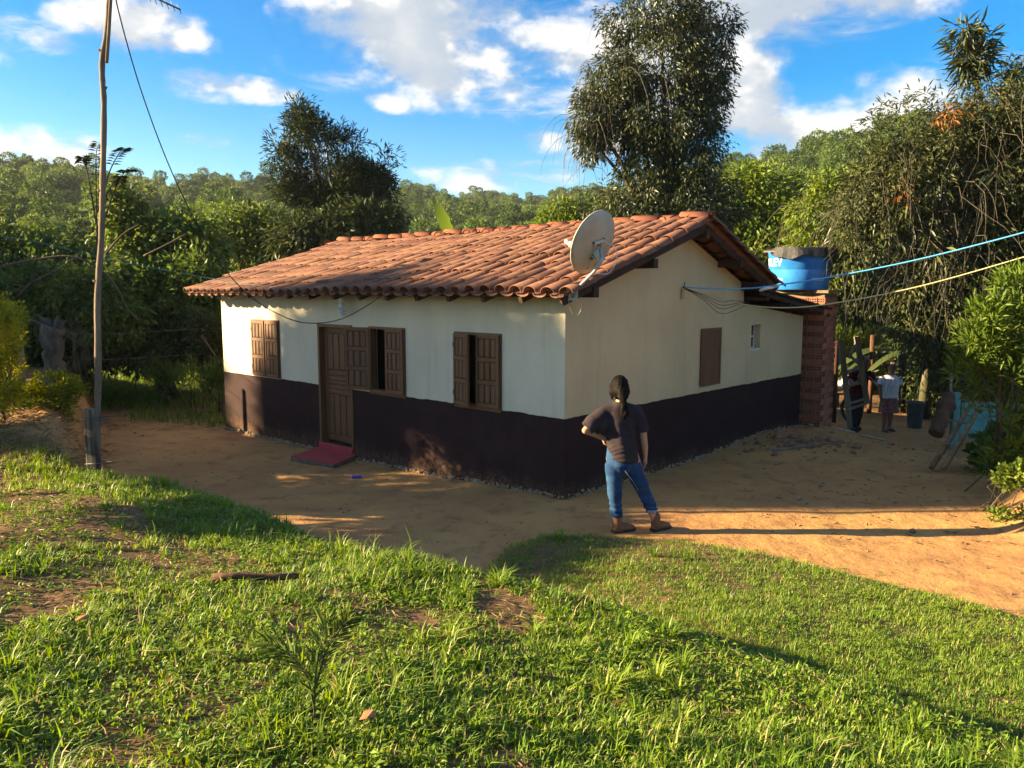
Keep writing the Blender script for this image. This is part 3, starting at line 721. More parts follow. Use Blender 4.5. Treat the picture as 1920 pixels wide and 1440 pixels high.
# lean-to roof behind: dark old tiles on boards
lt = MB(); la = Vector((4.45, 0, 2.52)); lb = Vector((7.32, 0, 2.155))
lt.prism([(la.x, la.z), (lb.x, lb.z), (lb.x, lb.z + .035), (la.x, la.z + .035)], -.38, 3.2, 'y')
lt_o = lt.build('lean_to_roof', M['black'], house); lt_o['label'] = 'dark low lean-to roof behind the gable'
for u in (-.30, .5, 1.3): MB().bar((la.x + .1, u, la.z - .045), (lb.x - .06, u, lb.z - .05), .06, .075).build('rafter', M['dark_wood'], lt_o)
for t in (.08, .38, .68, .97):
    p = la.lerp(lb, t); MB().bar((p.x, -.36, p.z - .11), (p.x, 1.2, p.z - .11), .07, .06).build('purlin', M['dark_wood'], lt_o)
# ------------------------------------------------------------------ things on and around the house
def hw(v, u, z):
    return K0 + Matrix.Rotation(HROT, 3, 'Z') @ Vector((v, u, z))
def curve_pts(pts, n=10):
    """Catmull-Rom through the points"""
    P = [Vector(p) for p in pts]; P = [P[0] * 2 - P[1]] + P + [P[-1] * 2 - P[-2]]; out = []
    for i in range(1, len(P) - 2):
        for k in range(n):
            t = k / n; a, b, c, d = P[i - 1], P[i], P[i + 1], P[i + 2]
            out.append(.5 * ((2 * b) + (c - a) * t + (2 * a - 5 * b + 4 * c - d) * t * t + (3 * b - a - 3 * c + d) * t ** 3))
    out.append(P[-2]); return out

# hanging lamp: compact fluorescent bulb under the eave
lp = hw(-.15, 4.24, 2.47); lamp = empty('light_bulb', lp); lamp.scale = (1.55, 1.55, 1.4)
tag(lamp, 'white spiral light bulb hanging under the eave above the door', 'light bulb')
MB().tube([(0, 0, .03), (0, 0, -.05)], .004, 6).build('wire', M['cable'], lamp)
MB().loft([((0, 0, -.03), .012, .012), ((0, 0, -.05), .026, .026), ((0, 0, -.085), .03, .03), ((0, 0, -.11), .022, .022)], 14).build('socket', M['white_plastic'], lamp)
MB().loft([((0, 0, -.11), .016, .016), ((0, 0, -.125), .029, .029), ((0, 0, -.15), .03, .03), ((0, 0, -.158), .02, .02)], 14).build('ballast', M['white_plastic'], lamp)
MB().tube([(math.cos(t) * .028, math.sin(t) * .028, -.165 - t * .0029) for t in np.linspace(0, 8 * math.pi, 80)], .0075, 6).build('spiral_tube', M['white_paint'], lamp)

# antenna pole with strapped post
pb = Vector((-4.78, 8.95, gz(-4.78, 8.95)))
pole = empty('antenna_pole', pb); tag(pole, 'tall thin crooked tree trunk pole carrying an aerial', 'pole')
pp = [(180, 900), (183, 780), (184, 700), (183, 560), (190, 450), (193, 330), (195, 200), (192, 150), (192, 110), (200, 60), (204, 0), (207, -60)]
pts = [at(x, y, 8.95) - pb for x, y in pp]; pts[0].z = -.1
rad = [.036, .034, .037, .034, .032, .031, .030, .029, .031, .028, .026, .025]
cp = curve_pts(pts, 4); rr_ = np.interp(np.linspace(0, 1, len(cp)), np.linspace(0, 1, len(rad)), rad) * (1 + .09 * np.sin(np.arange(len(cp)) * 2.3))
MB().tube(cp, list(rr_), 9).build('shaft', M['pole_wood'], pole)
for i in (6, 13, 19, 26, 33): 
    p = cp[i]; MB().tube([p, p + Vector((.05 * (-1) ** i, -.02, .03))], [.018, .01], 6).build('knot', M['pole_wood'], pole)
sp = [at(200, 118, 8.93) - pb, at(204, 60, 8.93) - pb, at(208, -10, 8.93) - pb, at(211, -95, 8.93) - pb]
MB().tube(sp, .02, 6).build('splice_batten', M['grey_wood'], pole)
M['old_post'] = pmat('old_post', (.20, .165, .125), (.065, .052, .04), 14, .95, 1.0, 30, (1.5, 1.5, .12), bdist=.02, lo=.4, hi=.6)
post = empty('fence_post', (at(172, 800, 8.85).x, 8.85, gz(-4.8, 8.85)))
tag(post, 'short weathered grey post bound to the foot of the tall pole', 'post')
pz = at(172, 766, 8.85).z - post.location.z
MB().prism([(-.065, -.05), (.055, -.055), (.06, .05), (-.06, .055)], -.2, pz, 'z').build('timber', M['old_post'], post, .012)
for z in (pz - .1, pz - .13, pz - .62): MB().tube([(-.07, -.065, z), (.07, -.068, z + .01), (.17, -.05, z), (.18, .06, z), (.05, .075, z), (-.075, .06, z), (-.07, -.065, z)], .005, 5).build('binding_wire', M['steel'], post)
# yagi aerial
ant = empty('television_aerial', at(207, -60, 8.93)); tag(ant, 'small metal yagi aerial fixed at the top of the crooked pole', 'aerial')
b0 = Vector((-.25, 0, .02)); b1 = at(338, 18, 8.6) - ant.location
MB().tube([b0, b1], .009, 6).build('boom', M['steel'], ant)
dv = (b1 - b0).normalized(); upv = Vector((.28, .35, -1)).normalized()
for i in range(15):
    p = b0.lerp(b1, .06 + .93 * i / 14); l = .13 - .006 * i
    MB().tube([p - upv * l, p + upv * l], .0035, 5).build('element', M['steel'], ant)
MB().tube([b0.lerp(b1, .3), Vector((0, 0, -.25))], .008, 6).build('bracket', M['steel'], ant)
# cable from the pole to the eave
cb = curve_pts([at(214, -40, 8.95), at(222, 20, 9.0), at(268, 180, 9.6), at(330, 340, 10.3), at(402, 478, 11.1), at(470, 556, 11.6), at(540, 597, 11.9), at(590, 606, 11.95), at(640, 598, 11.8), at(690, 572, 11.55), at(722, 549, 11.4)], 8)
tag(MB().tube(cb, .0075, 6).build('power_cable', M['cable']), 'black cable sagging from the pole across the front of the house to the eave', 'cable')
gr = curve_pts([at(-120, 428, 13.5), at(60, 452, 13.6), at(180, 481, 13.7), at(300, 505, 13.8), at(395, 522, 13.9), at(470, 534, 13.6), at(560, 541, 12.9)], 6)
tag(MB().tube(gr, .006, 5).build('wire', M['green_rope']), 'thin green line running from the thicket to the roof eave', 'line')
# clothes lines off the gable
brk = hw(2.63, -.03, 2.56)
bk = empty('wall_bracket', brk); tag(bk, 'small bracket with tied wires high on the gable wall', 'bracket')
MB().box((-.02, -.012, -.16), (.02, .02, -.03)).build('insulator', M['light_wood'], bk); MB().tube([(0, .05, 0), (.0, -.06, 0), (.01, -.07, .07)], .008, 6).build('hook', M['steel'], bk)
for k, (sg, x1) in enumerate(((14, 1372), (27, 1385), (36, 1392), (20, 1390))):
    c = curve_pts([brk, at(1320, 547 + sg * .45, 11.2), at(1352, 552 + sg, 11.3), at(x1, 556 + sg * .55, 11.4), at(1405, 566, 11.5)], 6)
    MB().tube([p - brk for p in c], .004, 5).build('wire', M['cable'], bk)
er = Vector((8.9, 8.4, 0))
blp = curve_pts([brk, at(1340, 541, 11.4), at(1395, 541, 11.35), at(1440, 537, 11.2), at(1560, 519, 10.9), at(1720, 487, 10.5), at(1920, 436, 10.0), at(2120, 378, 9.6)], 8)
tag(MB().tube(blp, .0105, 7).build('clothes_line', M['blue_rope']), 'bright blue clothes line stretched from the gable to the tree', 'clothes line')
ylp = curve_pts([brk - Vector((0, 0, .03)), at(1340, 556, 11.4), at(1395, 571, 11.4), at(1470, 577, 11.2), at(1560, 569, 11.0), at(1720, 538, 10.6), at(1920, 482, 10.1), at(2120, 420, 9.7)], 8)
tag(MB().tube(ylp, .009, 7).build('clothes_line', M['yellow_rope']), 'pale yellow clothes line sagging below the blue one', 'clothes line')
tag(MB().tube(curve_pts([at(1424, 545, 11.3), at(1436, 541, 11.2), at(1452, 538, 11.2), at(1462, 535, 11.1)], 5), [.012] + [.022] * 9 + [.016] * 6, 7).build('cloth_knot', M['white_paint']), 'knotted scrap of white cloth on the blue line', 'cloth')

# satellite dish
foot = hw(-.34, -.375, 2.47)
dish = empty('satellite_dish', foot); tag(dish, 'beige satellite dish seen from behind, bolted to the roof corner', 'satellite dish')
dc = at(1112, 455, 8.95) - foot
fwd = Vector((-.58, .60, .42)).normalized()
Rq = fwd.to_track_quat('Z', 'Y').to_matrix()
rx, ry, dep = .32, .375, .075
# tilt the long axis to the right
Rq = Rq @ Matrix.Rotation(R(-20), 3, 'Z')
me = bpy.data.meshes.new('reflector'); bm = bmesh.new(); rings = []
for th in (0, .012):
    for i in range(9):
        q = i / 8; rings.append([bm.verts.new(dc + Rq @ Vector((rx * q * math.cos(t), ry * q * math.sin(t), dep * (q * q - 1) + th))) for t in np.linspace(0, 2 * math.pi, 40, endpoint=False)])
for a, b in [(i, i + 1) for i in range(8)] + [(i, i + 1) for i in range(9, 17)] + [(8, 17)]:
    for k in range(40):
        try: bm.faces.new((rings[a][k], rings[a][(k + 1) % 40], rings[b][(k + 1) % 40], rings[b][k]))
        except Exception: pass
bmesh.ops.remove_doubles(bm, verts=bm.verts, dist=1e-5); bmesh.ops.recalc_face_normals(bm, faces=bm.faces); bm.to_mesh(me); bm.free()
me.polygons.foreach_set('use_smooth', [True] * len(me.polygons)); link_mesh('reflector', me, M['dish'], dish)
MB().tube([dc + Rq @ Vector((rx * math.cos(t), ry * math.sin(t), .006)) for t in np.linspace(0, 2 * math.pi, 41)], .008, 6).build('rim', M['dish'], dish)
bc = dc + Rq @ Vector((.0, -.06, -dep - .015))
mast_top = bc + Vector((.04, -.06, -.10))
MB().tube([Vector((0, -.03, -.02)), Vector((.03, -.06, .06)), mast_top.lerp(Vector((0, 0, 0)), .35) + Vector((.02, -.02, 0)), mast_top, bc + Vector((.02, -.03, .02))], .019, 9).build('mast', M['galv'], dish)
bk2 = MB()
for s in (-.055, .055):
    bk2.bar(dc + Rq @ Vector((s, .06, -dep - .002)), dc + Rq @ Vector((s, -.30, -.02)), .012, .04)
bk2.bar(dc + Rq @ Vector((-.07, .05, -dep - .012)), dc + Rq @ Vector((.07, .05, -dep - .012)), .03, .03); bk2.bar(dc + Rq @ Vector((-.07, -.12, -dep - .012)), dc + Rq @ Vector((.07, -.12, -dep - .012)), .03, .03)
bk2.bar(bc + Vector((-.03, .0, .0)), bc + Vector((.05, -.03, -.11)), .05, .07)
bk2.build('mount_bracket', M['dish'], dish)
for (a, b) in ((-.075, .06), (.075, .06), (-.075, -.14), (.075, -.14), (0, .01), (0, -.07)):
    p = dc + Rq @ Vector((a, b, -dep * .9)); n = Rq @ Vector((0, 0, -1)); MB().tube([p, p + n * .025], .010, 6).build('bolt', M['steel'], dish)
lnb = at(1067, 456, 9.15) - foot; ab = dc + Rq @ Vector((.0, -ry, .0))
MB().bar(ab, lnb, .018, .03).build('feed_arm', M['white_paint'], dish)
MB().tube([lnb + fwd * -.05, lnb + fwd * -.02, lnb + fwd * .0, lnb + fwd * .06], [.034, .034, .02, .022], 10).build('receiver', M['white_plastic'], dish)
MB().tube([lnb, lnb + Vector((-.05, 0, .03))], .014, 8).build('feed_horn', M['white_plastic'], dish)
MB().box((-.07, -.012, -.06), (.06, .012, .10)).build('base_plate', M['galv'], dish)
MB().tube(curve_pts([bc + Vector((.03, -.03, .12)), bc + Vector((.17, -.05, .04)), bc + Vector((.20, -.06, -.10)), bc + Vector((.12, -.02, -.24)), bc + Vector((.0, 0, -.25))], 8), .004, 5).build('coax_cable', M['white_plastic'], dish)
MB().tube(curve_pts([Vector((-.05, -.02, -.04)), Vector((-.03, -.03, -.14)), Vector((.01, -.03, -.22)), Vector((.07, -.02, -.21)), Vector((.10, 0, -.13)), Vector((.08, .02, -.05))], 8), .0032, 5).build('coax_loop', M['light_wood'], dish)

# brick water tower (house axes) and tank
tv0, tv1, tu0, tu1, tz0, tz1 = 7.06, 7.66, -.34, .62, -.1, 2.46
tower = empty('brick_tower', hw((tv0 + tv1) / 2, (tu0 + tu1) / 2, 0), HROT); tag(tower, 'tall pier of red hollow bricks carrying the water tank', 'brick pier')
hx, hy = (tv1 - tv0) / 2, (tu1 - tu0) / 2
MB().box((-hx + .02, -hy + .02, tz0), (hx - .02, hy - .02, tz1 - .01)).build('mortar_core', M['mortar'], tower)
def brick_mesh(L, W, H, nh):
    q = MB(); b = bmesh.new()
    q.box((-L / 2, -W / 2, 0), (L / 2, W / 2, H))
    # hollow cells at both ends: flat black patches in place of shaded pockets
    q.f = q.f[:]; 
    q2 = MB(); e = .012
    for s in (-1, 1):
        x = s * L / 2; xo = s * (L / 2 + .0015)
        for i in range(nh):
            for j in range(2):
                cw = (W - e) / nh; ch = (H - e) / 2
                y0 = -W / 2 + e + i * cw; z0 = e + j * ch
                q2.add([(xo, y0, z0), (xo, y0 + cw - e, z0), (xo, y0 + cw - e, z0 + ch - e), (xo, y0, z0 + ch - e)], [(0, 1, 2, 3)])
    b.free(); return q.mesh('brick'), q2.mesh('dark_cell_patches')
bms = {}
def get_brick(L, W, H):
    k = (round(L, 3), round(W, 3))
    if k not in bms:
        a, c = brick_mesh(L, W, H, 3); a.materials.append(M['brick']); a.materials.append(M['black'])
        bm = bmesh.new(); bm.from_mesh(a); n = len(bm.faces)
        bm.from_mesh(c); bm.faces.ensure_lookup_table()
        for f in bm.faces[n:]: f.material_index = 1
        bm.to_mesh(a); bm.free(); bms[k] = a
    return bms[k]
H_ = .092; pitch_ = .1035; nrow = int((tz1 - tz0) / pitch_)
for r_ in range(nrow):
    z = tz0 + r_ * pitch_
    j = lambda: rnd.uniform(-.006, .006)
    def put(cx, cy, L, W, rot):
        o = link_mesh('brick', get_brick(L, W, H_), None, tower); o.location = (cx + j(), cy + j(), z); o.rotation_euler = (0, 0, rot + R(rnd.uniform(-1.2, 1.2)))
    if r_ % 2 == 0:
        # stretchers along y on the two x faces, headers between on the y faces
        for sx in (-1, 1):
            for i in range(3): put(sx * (hx - .07), -hy + .16 + i * .32, .305, .14, R(90))
        for sy in (-1, 1): put(-.0, sy * (hy - .07), .29, .14, 0)
    else:
        for sy in (-1, 1):
            for i in range(2): put(-hx + .15 + i * .30, sy * (hy - .07), .285, .14, 0)
        for sx in (-1, 1):
            for i in range(4): put(sx * (hx - .15), -hy + .225 + i * .165, .30, .15, 0)
MB().box((-hx - .06, -hy - .07, tz1), (hx + .10, hy + .07, tz1 + .05)).build('cap_slab', M['concrete'], tower)
tc_ = hw((tv0 + tv1) / 2 + .0, (tu0 + tu1) / 2, tz1 + .052)
tank = empty('water_tank', Vector((at(1499, 540, tc_.y).x, tc_.y, tc_.z))); tag(tank, 'round blue plastic water tank with white lettering on the brick pier', 'water tank')
R0, R1, R2, R3 = .50, .53, .555, .575
m_tank = pmat('tank_blue', (.02, .19, .58), (.03, .24, .64), 5, .42, .12, 30, spec=.5); 
M['tank'] = m_tank
MB().loft([((0, 0, 0), R0 - .03, R0 - .03), ((0, 0, .02), R0, R0), ((0, 0, .36), R1, R1), ((0, 0, .385), R1 + .006, R1 + .006), ((0, 0, .40), R2, R2), ((0, 0, .66), R3, R3), ((0, 0, .68), R3 + .025, R3 + .025), ((0, 0, .71), R3 + .025, R3 + .025), ((0, 0, .715), R3 - .02, R3 - .02), ((0, 0, .735), .3, .3)], 48).build('shell', M['tank'], tank)
for k in range(10):
    pass
def wrap_text(txt, size, zc, a_end, rad, parent, name='lettering'):
    """lettering wrapped round the tank, its right end at angle a_end from the camera direction"""
    cu = bpy.data.curves.new('t', 'FONT'); cu.body = txt; cu.size = size; cu.space_character = 1.0; cu.resolution_u = 3; cu.offset = size * .012
    to = bpy.data.objects.new('t', cu); COL.objects.link(to)
    dg = bpy.context.evaluated_depsgraph_get(); me = bpy.data.meshes.new_from_object(to.evaluated_get(dg)); bpy.data.objects.remove(to)
    bm = bmesh.new(); bm.from_mesh(me); bmesh.ops.subdivide_edges(bm, edges=[e for e in bm.edges if e.calc_length() > .03], cuts=2, use_grid_fill=False); bmesh.ops.triangulate(bm, faces=bm.faces)
    xm = max(v.co.x for v in bm.verts)
    for v in bm.verts:
        r = rad(zc + v.co.y) + .0035; a = a_end + (v.co.x - xm) / r
        v.co = Vector((r * math.sin(a), -r * math.cos(a), zc + v.co.y))
    bm.to_mesh(me); bm.free()
    o = link_mesh(name, me, M['white_paint'], parent)
    return o
cam_az = math.atan2(-tank.location.x, tank.location.y)   # turn so that angle 0 faces the camera
def rad_(z): return np.interp(z, [0, .36, .40, .66, .71], [R0, R1, R2, R3, R3])
for (txt, sz, zc, ae) in (('FORTLEV', .20, .44, -33), ('FORTLEV', .065, .17, -34), ('FORTLEV', .065, .17, 52)):
    o = wrap_text(txt, sz, zc, R(ae), rad_, tank); o.rotation_euler = (0, 0, cam_az)
tp = bpy.data.meshes.new('tarp'); n_ = 44; vs = [(0, 0, .79)]; fs = []
for i, q in enumerate((.4, .75, 1.0, 1.05, 1.09)):
    for k in range(n_):
        t = 2 * math.pi * k / n_; w_ = math.sin(t * 5 + 1) * .5 + math.sin(t * 11) * .35 + math.sin(t * 3 + 2) * .5
        zz = (.785 - .02 * q + .018 * w_) if i < 3 else .74 - (.05 + .05 * (w_ + .6) + .05 * math.sin(t + 2.8)) * (i - 2) * .6
        rr2 = (R3 + .03) * q + .012 * math.sin(t * 9) * (i > 1)
        vs.append((rr2 * math.cos(t), rr2 * math.sin(t), zz))
for k in range(n_): fs.append((0, 1 + k, 1 + (k + 1) % n_))
for i in range(4):
    for k in range(n_): fs.append((1 + i * n_ + k, 1 + (i + 1) * n_ + k, 1 + (i + 1) * n_ + (k + 1) % n_, 1 + i * n_ + (k + 1) % n_))
tp.from_pydata(vs, [], fs); M['tarp'] = pmat('tarp', (.016, .016, .018), (.03, .03, .033), 9, .5, .3, 22, spec=.25, bdist=.02)
to = link_mesh('tarp', tp, M['tarp']); to.location = tank.location; tag(to, 'crumpled black plastic sheet covering the blue tank', 'tarp')
m_ = to.modifiers.new('s', 'SOLIDIFY'); m_.thickness = .006
tag(MB().bar(tank.location + Vector((-.75, -.2, .70)), tank.location + Vector((-.35, -.3, .705)), .03, .03).build('batten', M['light_wood']), 'pale wooden stick poking out beside the water tank', 'stick')

# blue thing by the step
bp = at(668, 877, 11.05); bp.z = gz(bp.x, bp.y) + .02
q = MB(); q.box((-.075, -.03, -.02), (.075, .03, .02)); o = q.build('plastic_brush', M['blue_plastic'], None, .012); o.location = bp; o.rotation_euler = (0, .08, R(28)); tag(o, 'small bright blue plastic piece on the dirt by the step', 'plastic piece')

M['ladder_wood'] = pmat('ladder_wood', (.27, .175, .095), (.17, .105, .06), 8, .95, .6, 40, bdist=.01, rand=.12, spec=.08)
# leaning ladder of sticks on the right
def lw(x, y, Y): return at(x, y, Y)
lad = empty('stick_ladder', Vector((at(1757, 875, 10.9).x, 10.9, 0))); tag(lad, 'short homemade ladder of round sticks leaning on the bush', 'ladder')
L0 = lad.location
def pt(x, y, Y): return at(x, y, Y) - L0
for a, b in (((1746, 878, 11.0), (1818, 762, 11.55)), ((1768, 880, 10.9), (1838, 762, 11.45))):
    A, B = pt(*a), pt(*b); mid = A.lerp(B, .5) + Vector((.015, 0, .01)); MB().tube([A, mid, B], [.037, .034, .030], 8).build('rail', M['ladder_wood'], lad)
for a, b in (((1752, 828, 11.13), (1800, 838, 11.08)), ((1776, 786, 11.35), (1822, 796, 11.3)), ((1800, 748, 11.55), (1842, 755, 11.47))):
    MB().bar(pt(*a), pt(*b), .05, .028, jit=.1).build('rung', M['ladder_wood'], lad)
log = empty('leaning_log', Vector((at(1757, 812, 12.6).x, 12.6, 0))); tag(log, 'thick dark log leaning against the turquoise post', 'log')
A, B = at(1754, 814, 12.6) - log.location, at(1781, 742, 12.9) - log.location
q = MB().tube([A.lerp(B, k_ / 12) + Vector((.008 * math.sin(k_ * 2.1), .006 * math.sin(k_ * 3.3), 0)) for k_ in range(13)], [.112 + .010 * math.sin(k_ * 2.3) + (.028 if k_ in (8, 9) else 0) - .012 * (k_ > 10) for k_ in range(13)], 11); q.build('timber', M['log_wood'], log)
MB().tube([A.lerp(B, .7), A.lerp(B, .7) + Vector((.13, -.05, .06))], [.05, .032], 8).build('branch_stub', M['log_wood'], log)
gate = empty('turquoise_gate', Vector((at(1800, 800, 12.9).x, 12.9, 0))); tag(gate, 'turquoise painted board gate half hidden by the bush', 'gate')
G0 = gate.location
for i in range(5):
    x0 = 1797 + i * 24; A, B = at(x0, 752, 13.0) - G0, at(x0 + 23, 822, 13.0) - G0
    MB().box((A.x, -.012 + .004 * (i % 2), B.z), (B.x, .012 + .004 * (i % 2), A.z + rnd.uniform(-.02, .02))).build('board', M['teal'], gate)
A, B = at(1787, 735, 12.92) - G0, at(1795, 830, 12.92) - G0
MB().box((A.x - .03, -.09, B.z - .1), (A.x + .075, .0, A.z)).build('post', M['teal'], gate)
tag(MB().bar(at(1783, 700, 13.1), at(1783, 812, 13.1), .035, .035).build('thin_post', M['grey_wood']), 'thin grey stake beside the turquoise gate', 'stake')
bu = at(1716, 771, 17.0); bu.z = gz(bu.x, bu.y); bkt = empty('bucket', bu); tag(bkt, 'dull green plastic bin standing in front of the banana plants', 'bin')
bh = .56; MB().loft([((0, 0, 0), .14, .14), ((0, 0, .01), .145, .145), ((0, 0, bh - .05), .17, .17), ((0, 0, bh - .04), .185, .185), ((0, 0, bh), .19, .19), ((0, 0, bh - .01), .165, .165), ((0, 0, .1), .14, .14)], 24).build('body', M['bucket'], bkt)
for s in (-1, 1): MB().tube([(s * .185, -.05, bh - .08), (s * .215, 0, bh - .09), (s * .185, .05, bh - .08)], .01, 6).build('handle', M['bucket'], bkt)

# posts and motorbike behind the tower
for (x, y0, y1, Y, w, lab) in ((1567, 640, 772, 17.3, .09, 'dark charred post standing beside the parked motorbike'), (1637, 628, 720, 19, .06, 'slim brown stake in front of the sugar cane')):
    a = at(x, y0, Y); z0 = gz(a.x, Y); o = MB().tube([(0, 0, -.1), (.01, 0, (a.z - z0) * .5), (-.01, 0, a.z - z0)], [w, w * .9, w * .95], 8).build('post', M['log_wood']); o.location = (a.x, Y, z0); tag(o, lab, 'post')
mo = empty('motorbike', Vector((at(1556, 760, 18.2).x, 18.2, gz(at(1556, 760, 18.2).x, 18.2))), R(25)); tag(mo, 'parked motorbike with pale fairing half hidden behind the brick pier', 'motorbike')
for y in (-.62, .62):
    whl = MB().tube([(0, y + .27 * math.cos(t), .30 + .27 * math.sin(t)) for t in np.linspace(0, 2 * math.pi, 25)], .04, 7, caps=False).build('wheel', M['rubber'], mo)
    sp_ = MB(); [sp_.tube([(0, y, .30), (0, y + .25 * math.cos(t), .30 + .25 * math.sin(t))], .005, 4) for t in np.linspace(0, 2 * math.pi, 12, endpoint=False)]; sp_.tube([(-.05, y, .3), (.05, y, .3)], .035, 8); sp_.build('spokes', M['galv'], whl)
MB().tube([(0, -.62, .3), (.0, -.42, .72), (0, -.34, .98)], .03, 7).build('fork', M['galv'], mo)
MB().tube([(-.34, -.30, 1.04), (-.15, -.34, .98), (.15, -.34, .98), (.34, -.30, 1.04)], .016, 6).build('handlebar', M['steel'], mo)
MB().ellipsoid((0, -.12, .78), (.15, .27, .14)).build('fuel_tank', M['white_paint'], mo); MB().ellipsoid((0, -.46, .90), (.15, .12, .16)).build('fairing', M['white_paint'], mo)
MB().ellipsoid((0, .34, .76), (.13, .38, .07)).build('seat', M['rubber'], mo); MB().box((-.12, -.15, .28), (.12, .22, .60)).build('engine', M['steel'], mo)
MB().tube([(.12, .0, .3), (.15, .4, .32), (.15, .8, .42)], .04, 7).build('exhaust', M['galv'], mo); MB().tube([(0, .62, .3), (0, .1, .45)], .03, 6).build('swing_arm', M['steel'], mo)
# pale planks on the ground, rubble, stones
for (a, b, lab) in (((1517, 801, 14.6), (1600, 798, 14.9), 'pale plank lying on the dirt at the feet of the man with the frame'), ((1612, 807, 14.7), (1660, 806, 15.2), 'short pale plank lying by the feet of the woman in white')):
    A, B = at(*a), at(*b); A.z = gz(A.x, A.y) + .03; B.z = gz(B.x, B.y) + .035; tag(MB().bar(A, B, .07, .03).build('plank', M['light_wood'], None, .004), lab, 'plank')
tag(MB().bar(Vector((4.05, 12.2, gz(4.05, 12.2) + .02)), Vector((4.9, 12.55, gz(4.9, 12.55) + .03)), .05, .03).build('lath', M['grey_wood']), 'grey lath lying beside the foot of the gable wall', 'lath')
def stone(x, y, s, lab, cat='stone', mat='footing'):
    z = gz(x, y); q = MB(); q.ellipsoid((0, 0, 0), (s, s * .9, s * .8), 10, 7); 
    q.v = [tuple(np.array(p) * (1 + .12 * float(snoise(p[0] * 30, p[1] * 30, p[2] * 30, 1, 3)))) for p in q.v]
    o = q.build('stone', M[mat]); o.location = (x, y, z + s * .6); tag(o, lab, cat); return o
a = at(1498, 932, 9.5); stone(a.x, a.y, .032, 'small round grey stone at the edge of the house shadow, farther of a pair'); a = at(1512, 939, 9.3); stone(a.x, a.y, .03, 'small round grey stone at the edge of the house shadow, nearer of a pair')
a = at(345, 893, 9.9); stone(a.x, a.y, .04, 'reddish clod lying alone in the yard before the house', 'stone', 'concrete')
a = at(1712, 985, 8.2); stone(a.x, a.y, .035, 'small clod on the sunlit dirt near the long shadow', 'stone', 'concrete')
rb = MB(); M['rubble'] = pmat('rubble', (.26, .15, .09), (.17, .085, .05), 9, .95, .5, 40)
for i in range(200):
    x, y = 4.5 + rnd.gauss(0, .75), 12.75 + rnd.gauss(0, .35); 
    d = (Vector((x, y, 0)) - K0); 
    if Matrix.Rotation(-HROT, 3, 'Z') @ d != 0 and (Matrix.Rotation(-HROT, 3, 'Z') @ d).y > -.12: continue
    s = abs(rnd.gauss(0, .03)) + .008; rb.ellipsoid((x, y, gz(x, y) + s * .3), (s, s * rnd.uniform(.5, 1), s * .6), 6, 4)
tag(rb.build('rubble', M['rubble']), 'broken brick and plaster rubble along the gable wall', 'rubble', None, 'stuff')

# little stones and clods over the yard
pe = MB(); rp = np.random.RandomState(12)
for i in range(1500):
    x = rp.uniform(-7, 7); y = rp.uniform(6.0, 15.5)
    if poly_sd(np.array([x]), np.array([y]), LAWN)[0] > -.1: continue
    l = Matrix.Rotation(-HROT, 3, 'Z') @ (Vector((x, y, 0)) - K0)
    if l.x > -.08 and l.y > -.08: continue
    s_ = .004 + .010 * rp.rand() ** 3 + (.014 if rp.rand() < .02 else 0); pe.ellipsoid((x, y, gz(x, y) + s_ * .35), (s_, s_ * rp.uniform(.6, 1), s_ * .7), 5, 3)
tag(pe.build('pebbles', M['concrete']), 'little clods and stones strewn over the dirt yard', 'pebbles', None, 'stuff')
# stick and dead leaves in the foreground
a, b = at(400, 1136, 4.9), at(562, 1124, 5.0); a.z = gz(a.x, a.y) + .035; b.z = gz(b.x, b.y) + .06
tag(MB().tube([a, a.lerp(b, .3) + Vector((0, 0, .012)), a.lerp(b, .7) - Vector((0, 0, .008)), b], [.026, .023, .022, .019], 9).build('stick', M['log_wood']), 'dead stick lying in the grass', 'stick')

M['bark_grey'] = pmat('bark_grey', (.12, .098, .075), (.045, .036, .028), 9, .95, 1.0, 26, (1, 1, .35), bdist=.03)
# thicket edge on the left: stump, posts, wires
sx = at(103, 690, 14.0); sz = gz(sx.x, 14.0); st_ = empty('tree_stump', (sx.x, 14.0, sz)); tag(st_, 'broken grey tree stump with ragged top and fresh green shoots', 'stump')
ht = at(103, 612, 14.0).z - sz
q = MB().tube([(.03 * math.sin(k_ * 1.7), 0, -.1 + (ht + .1) * k_ / 12) for k_ in range(13)], [.20 - .05 * math.sin(k_ * .26) + .014 * math.sin(k_ * 2.9) for k_ in range(13)], 13); q.v = [(v[0] * (1 + .12 * math.sin(math.atan2(v[1], v[0]) * 5 + v[2] * 2)), v[1] * (1 + .12 * math.sin(math.atan2(v[1], v[0]) * 5 + v[2] * 2)), v[2]) for v in q.v]; q.build('trunk', M['bark_grey'], st_)
for (dx, dz, r_) in ((-.12, .22, .05), (-.03, .14, .06), (.07, .20, .045), (.14, .10, .05), (-.2, .12, .04)):
    MB().tube([(dx * .6, 0, ht - .10), (dx * 1.2, .02, ht + dz * .5), (dx * 1.9, -.02, ht + dz)], [r_ * 1.4, r_ * .9, .012], 7).build('splinter', M['bark_grey'], st_)
for i, (x, y0, Y, lab) in enumerate(((33, 628, 11.6, 'grey fence post leaning behind the golden bush'), (88, 625, 14.6, 'thin fence post behind the broken stump'))):
    a = at(x, y0, Y); z0 = gz(a.x, Y); o = MB().tube([(0, 0, -.1), (.03, 0, (a.z - z0) * .6), (.02, 0, a.z - z0)], [.055, .05, .045], 7).build('fence_post', M['grey_wood']); o.location = (a.x, Y, z0); tag(o, lab, 'post')
